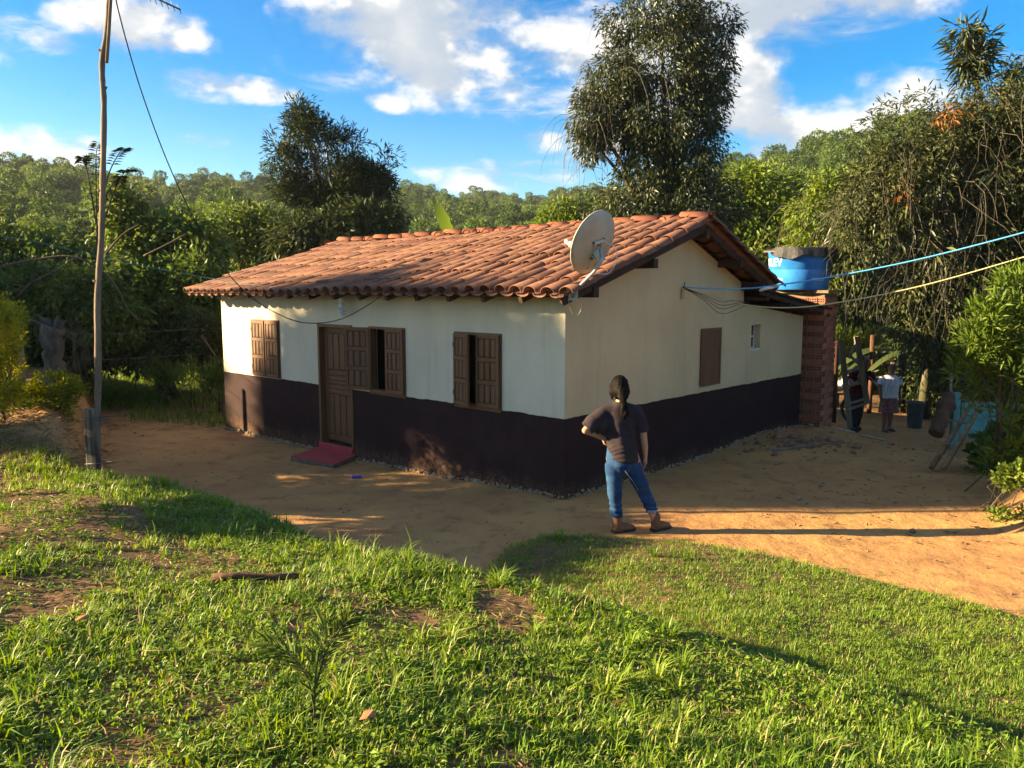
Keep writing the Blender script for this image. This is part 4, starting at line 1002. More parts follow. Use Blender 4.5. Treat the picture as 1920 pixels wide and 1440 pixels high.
for k, (yy, lab) in enumerate(((620, 'upper strand of rusty wire strung from the broken stump'), (668, 'lower strand of rusty wire strung from the broken stump'))):
    c = curve_pts([at(103, yy, 14), at(180, yy + 6, 14.6), at(260, yy + 3, 15.3), at(380, yy - 4, 16.5)], 6); tag(MB().tube(c, .005, 4).build('fence_wire', M['steel']), lab, 'wire')
# sliver of a neighbour's tiled roof behind the far corner
nb = empty('shed', Vector((at(398, 600, 27).x - 1.0, 27, 0))); tag(nb, 'small shed with red tile roof just behind the far house corner', 'shed')
zt = at(398, 558, 27).z
MB().box((-1.2, 0, -.2), (1.6, 2.2, zt - .5)).build('wall', M['cream_smooth'], nb)
sr = MB(); sr.prism([(-.4, zt - .42), (1.1, zt + .05), (2.6, zt - .42), (2.6, zt - .36), (1.1, zt + .12), (-.4, zt - .36)], -1.5, 1.9, 'x'); sro = sr.build('roof', M['ridge'], nb)
for i in range(14):
    o = link_mesh('roof_tile', tile_mesh('t', .5, .1, .09, .07, .06) if i == 0 else sro.children[0].data, None, sro)
    o.matrix_basis = frame(Vector((0, 0, 0)), Vector((1, 0, 0))); x = -1.42 + i * .25
    o.matrix_basis = Matrix(((0, -1, 0, x), (.955, 0, -.30, -.42), (.30, 0, .955, zt - .36), (0, 0, 0, 1)))
# ------------------------------------------------------------------ vegetation
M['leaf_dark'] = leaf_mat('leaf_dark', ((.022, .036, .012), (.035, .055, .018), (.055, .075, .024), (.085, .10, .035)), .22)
M['leaf_mango'] = leaf_mat('leaf_mango', ((.026, .038, .013), (.040, .056, .018), (.060, .076, .026), (.12, .125, .045)), .22, .42, .45)
M['leaf_mid'] = leaf_mat('leaf_mid', ((.042, .075, .016), (.072, .118, .024), (.11, .16, .034), (.165, .205, .05)), .32)
M['leaf_bright'] = leaf_mat('leaf_bright', ((.055, .10, .014), (.09, .15, .02), (.13, .19, .028), (.19, .22, .04)), .34)
M['leaf_yellow'] = leaf_mat('leaf_yellow', ((.10, .14, .012), (.20, .23, .016), (.30, .30, .02), (.38, .33, .03)), .34)
M['leaf_vine'] = leaf_mat('leaf_vine', ((.034, .047, .016), (.058, .076, .025), (.095, .108, .038), (.15, .15, .06)), .28)
M['leaf_rust'] = leaf_mat('leaf_rust', ((.16, .06, .02), (.25, .11, .03), (.30, .17, .05)), .3)
M['bark'] = pmat('bark', (.10, .075, .055), (.05, .038, .028), 7, .95, .8, 25, (1, 1, .2), bdist=.02)
M['vine'] = pmat('vine', (.14, .122, .095), (.075, .065, .05), 9, .95, .3, 40)
M['grass'] = leaf_mat('grass', ((.058, .120, .013), (.100, .185, .018), (.150, .240, .023), (.22, .30, .033), (.36, .30, .13)), .34, .5, .3)
M['dry_grass'] = leaf_mat('dry_grass', ((.19, .14, .07), (.26, .20, .10), (.34, .27, .15)), .2)

def unit(a): return a / np.maximum(np.linalg.norm(a, axis=-1, keepdims=True), 1e-9)
def leaf_mesh(name, P, D, L, W, var, rng, flat=.6, curl=.12):
    """one folded two-triangle leaf per row"""
    n = len(P); D = unit(D)
    up = np.tile(np.array([0, 0, 1.0]), (n, 1)) + rng.normal(0, flat, (n, 3)); S = unit(np.cross(D, up)); N = np.cross(S, D)
    L = np.broadcast_to(L, n)[:, None]; W = np.broadcast_to(W, n)[:, None]
    mid = P + D * L * .45
    V = np.stack([P, mid + S * W * .5 + N * W * .18, mid - S * W * .5 + N * W * .18, P + D * L - N * L * curl], 1).reshape(-1, 3)
    b = np.arange(n)[:, None] * 4; F = np.concatenate([b + [0, 2, 3], b + [0, 3, 1]])
    return np_mesh(bpy.data.meshes.new(name), V, F, {'var': np.repeat(np.clip(var, 0, 1), 4)})
def in_lobes(lobes, n, rng, hollow=.55):
    lo = np.array(lobes, float); w = (lo[:, 3] * lo[:, 4] * lo[:, 5]) ** (2 / 3); k = rng.choice(len(lo), n, p=w / w.sum())
    d = unit(rng.normal(size=(n, 3))); r = rng.uniform(hollow ** 3, 1, n) ** (1 / 3)
    r *= 1 + .16 * np.sin(d[:, 0] * 5 + k * 1.7) * np.sin(d[:, 2] * 6 + k)
    return lo[k, :3] + d * r[:, None] * lo[k, 3:6], d
def crown_leaves(name, mat, parent, lobes, clumps, per, cr, L, W, seed, droop=.4, gap=-.5, hollow=.5, origin=(0, 0, 0), vbias=.4, upw=0.0, flat=.6, vspread=.22):
    rng = np.random.RandomState(seed)
    C, dn = in_lobes(lobes, clumps, rng, hollow)
    keep = snoise(C[:, 0], C[:, 1], C[:, 2], 1.3, seed) > gap
    C, dn = C[keep], dn[keep]; nC = len(C)
    cv = np.clip(rng.normal(vbias, .18, nC), 0, 1); cs = rng.uniform(.6, 1.3, nC)
    idx = np.repeat(np.arange(nC), per); n = len(idx)
    off = unit(rng.normal(size=(n, 3))) * (rng.uniform(0, 1, n) ** .5)[:, None] * (cr * cs[idx])[:, None]
    P = C[idx] + off
    D = unit(off) * .7 + dn[idx] * .35 + rng.normal(0, .35, (n, 3)); D[:, 2] += upw - droop
    var = cv[idx] + rng.normal(0, vspread, n) * .7
    s = rng.uniform(.65, 1.25, n)
    me = leaf_mesh(name, P - np.array(origin), D, L * s, W * s, var, rng, flat)
    return link_mesh(name, me, mat, parent), C
def pxlobes(spec, Y):
    """pixel ellipses (x, y, rx, ry[, dY[, depth radius]]) to lobes in the world"""
    out = []
    for s in spec:
        y_ = Y + (s[4] if len(s) > 4 else 0); c = at(s[0], s[1], y_); k = y_ / 1500
        rx_, rz_ = s[2] * k, s[3] * k; out.append((c.x, c.y, c.z, rx_, s[5] if len(s) > 5 else (rx_ + rz_) * .5, rz_))
    return out
def tree(name, label, cat, base, lobes, mat, clumps, per, cr, L, W, seed, trunk_r=.14, fork=.35, limbs=7, group=None, stems=1, bark='bark', limb_r=.05, twigs=0, splay=.15, **kw):
    rng = np.random.RandomState(seed + 500); base = Vector(base); root = empty(name, base); tag(root, label, cat, group)
    mb = MB(); tops = sorted(lobes, key=lambda l: -l[2]); zt = tops[0][2] - base.z
    for s_ in range(stems):
        fk = Vector((rng.normal(0, splay * stems), rng.normal(0, splay * stems), zt * fork * rng.uniform(.8, 1.1)))
        b0 = Vector((rng.normal(0, .12 * (stems - 1)), rng.normal(0, .1 * (stems - 1)), -.15))
        mb.tube([b0, b0.lerp(fk, .5) + Vector((rng.normal(0, .06), rng.normal(0, .06), 0)), fk], [trunk_r, trunk_r * .85, trunk_r * .7], 9)
        for l in [lobes[i] for i in rng.permutation(len(lobes))[:limbs]]:
            e = Vector(l[:3]) - base + Vector((rng.normal(0, .25) * l[3], rng.normal(0, .25) * l[4], rng.uniform(0, .5) * l[5]))
            m1 = fk.lerp(e, .45) + Vector((rng.normal(0, .1), rng.normal(0, .1), .08 * (e - fk).length))
            mb.tube([fk - Vector((0, 0, .1)), m1, e], [limb_r * 1.2, limb_r * .8, limb_r * .25], 6)
            for t_ in range(twigs):
                q = m1.lerp(e, rng.uniform(0, 1)); d_ = Vector(rng.normal(0, 1, 3)) * l[3] * .5; mb.tube([q, q + d_ * .5 + Vector((0, 0, .05)), q + d_ + Vector((0, 0, .12))], [limb_r * .35, limb_r * .25, .006], 4)
    mb.build('trunk', M[bark], root)
    crown_leaves('crown', M[mat], root, lobes, clumps, per, cr, L, W, seed, origin=base, **kw)
    return root
def gbase(px, Y, dx=0):
    x = at(px, HORIZON, Y).x + dx; return (x, Y, gz(x, Y))

# --- the tall tree behind the house
lob = pxlobes(((1225, 45, 95, 60), (1300, 60, 75, 60), (1240, 130, 110, 65), (1310, 150, 55, 70), (1155, 150, 62, 50), (1112, 225, 48, 50), (1108, 275, 36, 38), (1180, 225, 80, 55), (1270, 230, 95, 75), (1325, 190, 36, 50),
               (1215, 300, 60, 55), (1300, 300, 62, 70), (1250, 375, 115, 62), (1150, 395, 60, 45), (1330, 380, 70, 60), (1250, 430, 140, 50)), 22.5)
tall = tree('mango_tree', 'tall dark mango tree towering behind the house ridge', 'tree', gbase(1245, 22.5), lob, 'leaf_mango', 1900, 34, .30, .150, .046, 31, .28, .35, 14, limb_r=.09, droop=.65, gap=-.42, hollow=.35, twigs=2)
# bare hanging strands on its left shoulder
def strands(name, mat, parent, lobes, n, seed, L=(.5, 2.2), r=.006, origin=(0, 0, 0), spread=.5, zmin=.0):
    rng = np.random.RandomState(seed); mb = MB(); C, dn = in_lobes(lobes, n, rng, .8); o = Vector(origin)
    for c, d in zip(C, dn):
        l = rng.uniform(*L); p = Vector(c) - o; q = [p]; dr = Vector((d[0] * .8 + rng.normal(0, .4), d[1] * .5 + rng.normal(0, .3), rng.uniform(.0, .7)))
        for k in range(5):
            dr = (dr * .72 + Vector((rng.normal(0, spread * .25), rng.normal(0, spread * .2), -.42))); q.append(q[-1] + dr.normalized() * l / 5)
        mb.tube(q, [r, r, r * .9, r * .8, r * .7, r * .5], 3, caps=False)
    ob = mb.build(name, M[mat], parent); ob['kind'] = 'stuff'; return ob
strands('vines', 'vine', tall, lob[:1] + lob[4:7] * 3, 150, 5, (.5, 1.8), .007, tall.location)

# --- dark feathery tree left of the roof
lob = pxlobes(((565, 232, 38, 22), (590, 262, 60, 34), (550, 290, 45, 32), (630, 288, 55, 36), (600, 310, 62, 34), (655, 318, 46, 28), (700, 305, 38, 26), (715, 345, 30, 30), (680, 345, 50, 30), (540, 350, 36, 26), (570, 365, 46, 24), (735, 375, 24, 26), (640, 375, 60, 26), (560, 205, 18, 12)), 27)
tree('feathery_tree', 'dark feathery spreading tree rising left of the roof ridge', 'tree', gbase(640, 27), lob, 'leaf_dark', 820, 34, .34, .22, .045, 77, .13, .28, 14, stems=3, limb_r=.045, droop=.1, gap=-.35, hollow=.3, vbias=.12, twigs=3)
# --- bright trees behind the gable
tree('bright_tree', 'sunlit bright green leafy tree behind the right end of the roof', 'tree', gbase(1420, 27), pxlobes(((1395, 345, 38, 40), (1440, 360, 50, 45), (1385, 400, 40, 40), (1430, 430, 70, 55), (1400, 490, 60, 60), (1470, 420, 40, 60), (1470, 500, 60, 55)), 27),
     'leaf_bright', 520, 26, .36, .20, .085, 91, .15, .3, 8, droop=.35, gap=-.5, vbias=.55)
vt2 = pxlobes(((1555, 350, 40, 22), (1575, 365, 50, 34), (1520, 405, 42, 40), (1575, 430, 56, 60), (1525, 465, 50, 50), (1605, 370, 44, 50), (1560, 510, 70, 56), (1500, 530, 50, 46)), 20)
t_ = tree('creeper_tree', 'yellowish tree draped with creepers between the bright tree and the vine thicket', 'tree', gbase(1560, 20), vt2, 'leaf_bright', 560, 24, .30, .15, .05, 92, .12, .3, 8, droop=.5, gap=-.5, vbias=.62)
strands('vines', 'vine', t_, vt2, 200, 15, (.5, 1.8), .006, t_.location)
tree('low_bright_tree', 'small bright green treetop peeking over the ridge beside the dish', 'tree', gbase(1075, 24), pxlobes(((1060, 398, 45, 20), (1100, 392, 40, 18), (1040, 415, 40, 14), (1120, 410, 40, 25), (1080, 430, 80, 25)), 24), 'leaf_bright', 180, 26, .26, .17, .06, 93, .1, .4, 5, vbias=.6)
# --- huge vine-covered tree on the right
vl = pxlobes(((1645, 335, 50, 50), (1700, 300, 60, 50), (1770, 250, 70, 50), (1860, 210, 85, 60), (1945, 190, 80, 90), (1640, 390, 80, 70), (1720, 360, 100, 90), (1820, 310, 120, 100), (1930, 330, 100, 120),
              (1620, 470, 60, 50), (1700, 470, 100, 70), (1810, 450, 120, 90), (1930, 470, 110, 100), (1690, 545, 70, 40), (1790, 560, 110, 70), (1900, 600, 110, 100), (1760, 640, 60, 60), (2030, 300, 120, 200), (2060, 560, 110, 160), (1700, 600, 45, 40), (1850, 700, 90, 80)), 14.6)
vine_t = tree('vine_covered_tree', 'huge tree smothered in dry grey vines on the right', 'tree', gbase(1880, 15.2), vl, 'leaf_vine', 2900, 30, .28, .115, .032, 201, .30, .3, 16, limb_r=.08, droop=.55, gap=-.55, hollow=.45, vbias=.42, twigs=1)
strands('vines', 'vine', vine_t, vl[:17], 800, 16, (.5, 1.9), .0042, vine_t.location, .8)
crown_leaves('mango_leaves', M['leaf_mango'], vine_t, [l for l in vl if l[2] < 5], 330, 16, .22, .30, .05, 202, droop=.6, gap=-.2, origin=vine_t.location, vbias=.5)
crown_leaves('rusty_leaves', M['leaf_rust'], vine_t, pxlobes(((1790, 205, 30, 14), (1770, 225, 22, 16), (1720, 250, 10, 12), (1690, 370, 14, 22)), 13.9), 12, 12, .12, .15, .03, 203, droop=.7, gap=-9, origin=vine_t.location)
crown_leaves('top_shoots', M['leaf_vine'], vine_t, pxlobes(((1690, 215, 40, 30), (1745, 185, 40, 25), (1645, 250, 26, 36), (1890, 140, 50, 20), (1610, 270, 20, 20)), 14.4), 90, 9, .22, .14, .026, 204, droop=.2, gap=-9, hollow=.1, origin=vine_t.location)
spz = pxlobes(((1812, 52, 16, 14), (1836, 72, 18, 16), (1802, 88, 14, 16), (1828, 115, 26, 22)), 14.6)
tree('mango_shoot', 'upright leafy mango shoot standing out of the top of the vine thicket', 'tree', (spz[3][0], 14.6, spz[3][2] - 1.2), spz, 'leaf_mango', 40, 16, .14, .27, .04, 205, .05, .5, 4, limb_r=.025, droop=.25, gap=-9, hollow=.1)
# dry creeper stems showing in front of the dark lower trunk space
# --- left thicket, individual trees
for i, (lab, px, Y, spec, mat, cl, per, L, W, vb) in enumerate((
    ('large leafy mid green tree behind the tall pole', 300, 20.5, ((255, 435, 55, 36), (320, 445, 55, 42), (370, 470, 50, 46), (280, 490, 80, 50), (340, 520, 70, 42), (215, 385, 20, 36), (238, 375, 18, 26)), 'leaf_mid', 520, 26, .20, .065, .6),
    ('tangled olive tree at the left edge of the thicket', 60, 19, ((20, 470, 60, 36), (100, 465, 60, 36), (60, 510, 100, 40), (-60, 470, 90, 70), (150, 500, 50, 40)), 'leaf_mid', 560, 26, .17, .05, .40),
    ('dense dark shrub tree below the arching bare branch', 110, 17.2, ((60, 540, 100, 50), (150, 540, 80, 60), (200, 590, 60, 60), (70, 600, 90, 50), (-40, 560, 90, 90)), 'leaf_mid', 560, 28, .16, .05, .35),
    ('dark round tree between the pole and the house corner', 310, 19.0, ((260, 540, 70, 55), (330, 560, 80, 60), (390, 530, 60, 50), (300, 620, 80, 40), (380, 590, 40, 40)), 'leaf_mid', 560, 28, .18, .055, .33),
    ('dark bushy tree left of the feathery tree', 480, 29, ((450, 430, 50, 40), (500, 440, 60, 40), (540, 430, 60, 30), (430, 470, 60, 40), (560, 455, 60, 30), (490, 480, 60, 30)), 'leaf_mid', 420, 26, .24, .07, .45),
    ('low drooping dark tree just behind the roof slope', 620, 26, ((600, 430, 70, 22), (660, 420, 60, 22), (560, 455, 60, 20), (700, 415, 50, 25), (620, 460, 90, 25)), 'leaf_dark', 330, 26, .30, .06, .5),
    ('pale green slender tree above the roof corner', 415, 33, ((400, 420, 40, 30), (430, 450, 40, 30), (380, 470, 45, 35), (440, 495, 50, 30), (410, 505, 60, 30)), 'leaf_bright', 300, 24, .20, .06, .45))):
    tree('thicket_tree', lab, 'tree', gbase(px, Y), pxlobes(spec, Y), mat, int(cl * 1.35), per, .34 * (Y / 20), L * .82, W * 1.3, 300 + i, .11, .3, 8, group='trees of the thicket left of the house', stems=2, limb_r=.04, droop=.35, gap=-.15, hollow=.4, vbias=vb, twigs=2, vspread=.3)
# a slim sapling whose leaflets show against the sky beside the pole
sap = empty('sapling', gbase(182, 12.5)); tag(sap, 'slim sapling with paired leaflets standing against the sky behind the pole', 'sapling')
sb = sap.location; stm = MB(); LP, LD = [], []
for (pth) in (((181, 640), (182, 450), (180, 300), (186, 268)), ((181, 450), (200, 340), (222, 290), (236, 278)), ((181, 420), (165, 330), (156, 296), (152, 300)), ((182, 460), (210, 370), (232, 325), (246, 318)), ((181, 400), (212, 345), (228, 330), (222, 345))):
    c = curve_pts([at(x, y, 12.5) for x, y in pth], 8); stm.tube([p - sb for p in c], list(np.linspace(.014, .004, len(c))), 5)
    for k in range(len(c) - 13, len(c)):
        d = (c[min(k + 1, len(c) - 1)] - c[k - 1]).normalized()
        for s_ in (-1, 1): LP.append(c[k] - sb); LD.append(Vector((s_ * .9, .2 * s_, -.25)) + d * .5)
stm.build('stem', M['bark'], sap)
rng = np.random.RandomState(4); n = len(LP)
link_mesh('leaves', leaf_mesh('leaves', np.array([p[:] for p in LP]), np.array([d[:] for d in LD]), .13, .055, rng.uniform(.1, .6, n), rng, .2), M['leaf_dark'], sap)
for (pth, Y, lab) in ((((-20, 505), (60, 488), (140, 482), (205, 520), (240, 580), (262, 600)), 16.0, 'bare branch arching through the left thicket'), (((30, 560), (60, 530), (110, 505), (150, 475)), 16.4, 'bare twig leaning up left of the pole'), (((195, 480), (230, 440), (262, 420)), 18.0, 'grey bare limb rising right of the pole'), (((270, 480), (310, 460), (352, 437)), 18.5, 'dead limb slanting through the thicket leaves'), (((378, 630), (395, 655), (418, 685)), 16.6, 'bare pole leaning by the far house corner')):
    c = curve_pts([at(x, y, Y) for x, y in pth], 6); o = MB().tube(c, list(np.linspace(.030, .012, len(c))), 6).build('bare_branch', M['bark']); tag(o, lab, 'branch', 'bare branches in the thicket')
# --- bushes
def bush(name, label, px, Y, spec, mat, cl, per, cr, L, W, seed, upw=.5, **kw):
    return tree(name, label, 'bush', gbase(px, Y), pxlobes(spec, Y), mat, cl, per, cr, L, W, seed, .012, .25, 6, stems=3, limb_r=.007, splay=.03, droop=0.0, upw=upw, **kw)
bush('golden_bush', 'golden yellow leafed bush cut off by the left picture edge', -10, 10.6, ((10, 600, 32, 34), (-25, 590, 40, 45), (28, 640, 18, 24), (0, 665, 35, 35), (-40, 690, 50, 45), (-10, 620, 40, 60, .45), (-10, 620, 40, 60, -.4), (-5, 700, 36, 40, .4), (5, 720, 24, 26), (-20, 748, 46, 26), (0, 742, 46, 30, -.25), (0, 742, 46, 30, .35)), 'leaf_yellow', 620, 18, .09, .062, .030, 401, vbias=.62)
bush('low_golden_bush', 'low rounded yellow green bush on the earth bank', 85, 11.5, ((95, 722, 48, 24), (60, 735, 24, 18), (125, 730, 26, 22), (90, 752, 52, 20), (95, 775, 48, 18)), 'leaf_yellow', 330, 18, .085, .05, .024, 402, vbias=.30)
rb_ = bush('glossy_bush', 'upright bush with narrow glossy bright leaves on the right edge', 1880, 9.9, ((1905, 545, 35, 40), (1850, 590, 28, 40), (1890, 620, 60, 55), (1835, 650, 40, 40), (1880, 700, 80, 50), (1820, 690, 34, 30), (1860, 770, 60, 50), (1930, 700, 70, 120), (1890, 840, 55, 50), (1940, 840, 60, 70)), 'leaf_bright', 600, 20, .13, .125, .030, 403, upw=.55, vbias=.40, hollow=.3, gap=-.2)
bush('low_weed', 'low pale green weed at the foot of the right bank', 1905, 8.9, ((1905, 885, 22, 18), (1885, 900, 16, 12), (1925, 895, 20, 18)), 'leaf_bright', 60, 14, .07, .06, .045, 404, vbias=.7)
bush('dark_shrub', 'dark leafy shrub at the far left corner of the house', 375, 17.6, ((370, 620, 44, 36), (345, 650, 34, 28), (400, 655, 30, 34), (370, 665, 50, 24)), 'leaf_dark', 330, 22, .16, .12, .045, 405, upw=.2, vbias=.5)
bush('lit_shrub', 'sunlit loose shrub seen between the dark trees by the house corner', 320, 23, ((310, 615, 40, 18), (350, 600, 30, 20), (390, 590, 24, 24)), 'leaf_bright', 160, 20, .22, .15, .055, 406, upw=.4, vbias=.6)
for i, (px, py, Y, lab) in enumerate(((400, 712, 16.2, 'pale weed clump against the far house corner'), (350, 708, 16.8, 'green weed clump in the shade of the dark shrub'), (300, 706, 17.4, 'weed clump beside the path into the thicket'))):
    bush('weed_clump', lab, px, Y, ((px, py, 26, 20), (px + 12, py - 14, 14, 14)), 'leaf_mid', 60, 16, .14, .14, .028, 420 + i, upw=.7, group='weeds along the far edge of the yard', vbias=.45)
bush('stump_shoots', 'fresh pale green shoot sprouting behind the broken stump', 132, 13.9, ((128, 588, 14, 16), (140, 600, 14, 14)), 'leaf_bright', 22, 12, .09, .11, .07, 430, vbias=.85)
bush('shade_shrub', 'shaded broad leaved shrub right of the leaning ladder', 1875, 10.9, ((1860, 850, 34, 26), (1885, 835, 36, 36), (1850, 868, 20, 12)), 'leaf_mid', 150, 16, .12, .10, .07, 431, vbias=.35)
for i, (px, Y, lab) in enumerate(((1880, 8.5, 'small weed on the lit right bank nearest the lawn'), (1912, 9.4, 'small weed on the right bank just below the glossy bush'), (1935, 8.2, 'small weed at the picture edge on the right bank'))):
    b_ = at(px, 905, Y); x_, y_ = b_.x, Y; z_ = gz(x_, y_); tree('bank_weed', lab, 'weed', (x_, y_, z_), [(x_, y_, z_ + .07, .12, .12, .07)], 'leaf_bright', 16, 12, .05, .06, .03, 470 + i, .006, .3, 1, limb_r=.004, splay=.01, gap=-9, upw=.5, droop=0, vbias=.6)
# --- undergrowth filling the dark space below the trees
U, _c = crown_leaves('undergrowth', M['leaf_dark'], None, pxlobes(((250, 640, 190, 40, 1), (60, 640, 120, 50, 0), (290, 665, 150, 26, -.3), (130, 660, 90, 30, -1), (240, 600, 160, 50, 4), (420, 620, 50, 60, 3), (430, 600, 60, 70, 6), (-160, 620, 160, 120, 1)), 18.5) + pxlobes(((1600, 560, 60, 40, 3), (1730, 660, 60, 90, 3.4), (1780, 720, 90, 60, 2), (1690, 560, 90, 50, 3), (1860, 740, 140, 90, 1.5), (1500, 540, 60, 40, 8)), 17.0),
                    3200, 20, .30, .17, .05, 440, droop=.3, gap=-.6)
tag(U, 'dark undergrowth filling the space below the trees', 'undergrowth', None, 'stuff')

# --- banana plants
def banana(label, base, leaves, mat='leaf_mid', h=1.4, seed=1):
    root = empty('banana_plant', base); tag(root, label, 'banana plant', 'banana plants'); rng = np.random.RandomState(seed)
    MB().tube([(0, 0, -.1), (.02, 0, h * .5), (0, 0, h)], [.13, .11, .07], 9).build('stem', M['leaf_stem'], root)
    for (az_, el_, L, W) in leaves:
        n = 12; V = []; F = []; d = Vector((math.sin(az_) * math.cos(el_), math.cos(az_) * math.cos(el_), math.sin(el_))); p = Vector((0, 0, h - .1)); s = d.cross(Vector((0, 0, 1))); s = s.normalized() if s.length > .05 else Vector((1, 0, 0))
        for k in range(n + 1):
            t = k / n; w = W * (math.sin(math.pi * min(1, t * 1.02 + .03)) ** .55) * .5 * (.12 if t < .12 else 1); tear = 1 + .10 * math.sin(k * 2.7 + seed)
            nn = s.cross(d); V += [p + s * w * tear - nn * w * .25, p + nn * .01, p - s * w * tear - nn * w * .25]
            d = (d + Vector((0, 0, -.055 * L * (1 + t)))).normalized(); p = p + d * L / n
        for k in range(n): F += [(3 * k, 3 * k + 1, 3 * k + 4, 3 * k + 3), (3 * k + 1, 3 * k + 2, 3 * k + 5, 3 * k + 4)]
        me = bpy.data.meshes.new('leaf'); me.from_pydata([v[:] for v in V], [], F); a = me.attributes.new('var', 'FLOAT', 'POINT'); a.data.foreach_set('value', [float(rng.uniform(.2, .75))] * len(V)); me.polygons.foreach_set('use_smooth', [True] * len(F))
        link_mesh('leaf', me, M[mat], root)
M['leaf_stem'] = pmat('leaf_stem', (.05, .055, .022), (.07, .058, .03), 5, .6, .3, 20)
b = gbase(850, 24); banana('banana plant behind the ridge showing one upright leaf', b, ((-.9, 1.40, 1.9, .55), (2.4, .9, 1.5, .5)), 'leaf_bright', at(850, 430, 24).z - b[2] - .55, 1)
b = gbase(1700, 19.2); banana('dark banana plant behind the green bin', b, ((-1.6, .55, 1.9, .5), (-1.2, .25, 1.7, .45), (1.2, .6, 1.8, .5), (.3, .9, 1.7, .5), (2.6, .2, 1.5, .4)), 'leaf_dark', 1.5, 2)
b = gbase(1745, 18.2); banana('dark banana plant with hanging leaves left of the gate', b, ((-1.4, .2, 1.7, .45), (1.3, .5, 1.6, .5), (-.4, .9, 1.6, .5), (2.9, .5, 1.6, .45)), 'leaf_dark', 1.7, 3)

# --- blades: grass, sugar cane
def blade_mesh(name, P, az_, H, W, bend, var, lean=None):
    n = len(P); d = np.stack([np.sin(az_), np.cos(az_), 0 * az_], 1); s = np.stack([np.cos(az_), -np.sin(az_), 0 * az_], 1); up = np.array([0, 0, 1.0])
    H = H[:, None]; W = W[:, None]; b_ = bend[:, None]
    m = P + up * H * .55 * (1 - .25 * b_) + d * H * b_ * .32; t = P + up * H * (1 - .55 * b_) + d * H * b_ * .95
    V = np.stack([P - s * W * .5, P + s * W * .5, m - s * W * .45, m + s * W * .45, t], 1).reshape(-1, 3)
    k = np.arange(n)[:, None] * 5
    F = np.concatenate([k + [0, 1, 3], k + [0, 3, 2], k + [2, 3, 4]])
    return np_mesh(bpy.data.meshes.new(name), V, F, {'var': np.repeat(np.clip(var, 0, 1), 5)})
rng = np.random.RandomState(8)
def tufts(n_t, per, region, hscale):
    pass
# candidate tuft centres over the visible lawn, denser near the camera
N = 74000
yy = rng.uniform(1.2, 11.5, N * 2) ; yy = 1.2 + (yy - 1.2) * rng.uniform(.15, 1, N * 2) ** .6; xx = rng.uniform(-1, 1, N * 2) * (.74 * yy + 1.3)
sd = poly_sd(xx, yy, LAWN); st = poly_sd(xx, yy, TERRACE)
inside = sd > -.02 + .14 * rng.normal(size=N * 2) * (rng.uniform(size=N * 2) < .45)
terr = st > -.05
patch = fbm(xx, yy, 0, 1.25, 14, 4); fine = fbm(xx, yy, 5, 4.0, 3, 3)
dens = np.where(terr, np.clip(.34 + .80 * patch + .40 * fine, .02, 1), np.clip(1.0 + .35 * fine - .9 * (patch < -.95), .12, 1))
crest = terr & (st < .75) & (xx < -.25); dens = np.where(crest, np.maximum(dens, np.clip(.85 + .3 * fine, .3, 1)), dens)
seam = (np.abs(st) < .30) & (xx > -.3); dens = np.where(seam, np.maximum(dens * .75, .3), dens)
dens = np.where(terr & (xx > .2) & (yy < 4.2), np.clip(dens + .35, 0, 1), dens)
dens = np.where(terr & (xx < .1) & (st > .9), dens * .50, dens)
dens = np.where(terr & (xx < -2.0) & (st > .9) & (patch < .1), dens * .5, dens)
# worn bare earth round the stick, thin cover on the steep left bank
ok = inside & (rng.uniform(size=N * 2) < dens * np.clip(5.2 / yy, .42, 1.15))
xx, yy, terr, crest, st, sd, patch, fine = (a[ok] for a in (xx, yy, terr, crest, st, sd, patch, fine))
nt_ = len(xx); zz = ground(xx, yy)
hh = np.where(terr, .034 + .045 * np.clip(patch + .3, 0, 1.4), .036 + .018 * np.clip(fine, -.5, 1)) * rng.uniform(.6, 1.45, nt_)
hh = np.where(crest, hh * 1.45, hh); hh = np.where(rng.uniform(size=nt_) < .03, hh * 2.1, hh)
per = 7; idx = np.repeat(np.arange(nt_), per); n = len(idx)
P = np.stack([xx[idx] + rng.normal(0, .020, n), yy[idx] + rng.normal(0, .020, n), zz[idx] - .005], 1)
tv = np.clip(.42 + .20 * fine + .16 * fbm(xx, yy, 7, .8, 17, 3) + rng.normal(0, .10, nt_), .02, .85)
var = tv[idx] + rng.normal(0, .10, n); var = np.where(rng.uniform(size=n) < .09, 1.0, var)
wind = 1.1 + .9 * snoise(xx, yy, 0, .8, 6)[idx]
az_ = np.where(rng.uniform(size=n) < .25, wind + rng.normal(0, .6, n), rng.uniform(0, 6.283, n))
me = blade_mesh('grass', P, az_, hh[idx] * rng.uniform(.5, 1.25, n), (.0038 + .0028 * terr[idx]) * rng.uniform(.7, 1.6, n), rng.uniform(.1, 1.15, n), var)
gro = link_mesh('grass', me, M['grass']); tag(gro, 'bright green tufted grass on the near terrace and lawn', 'grass', None, 'stuff')
NGRASS = n
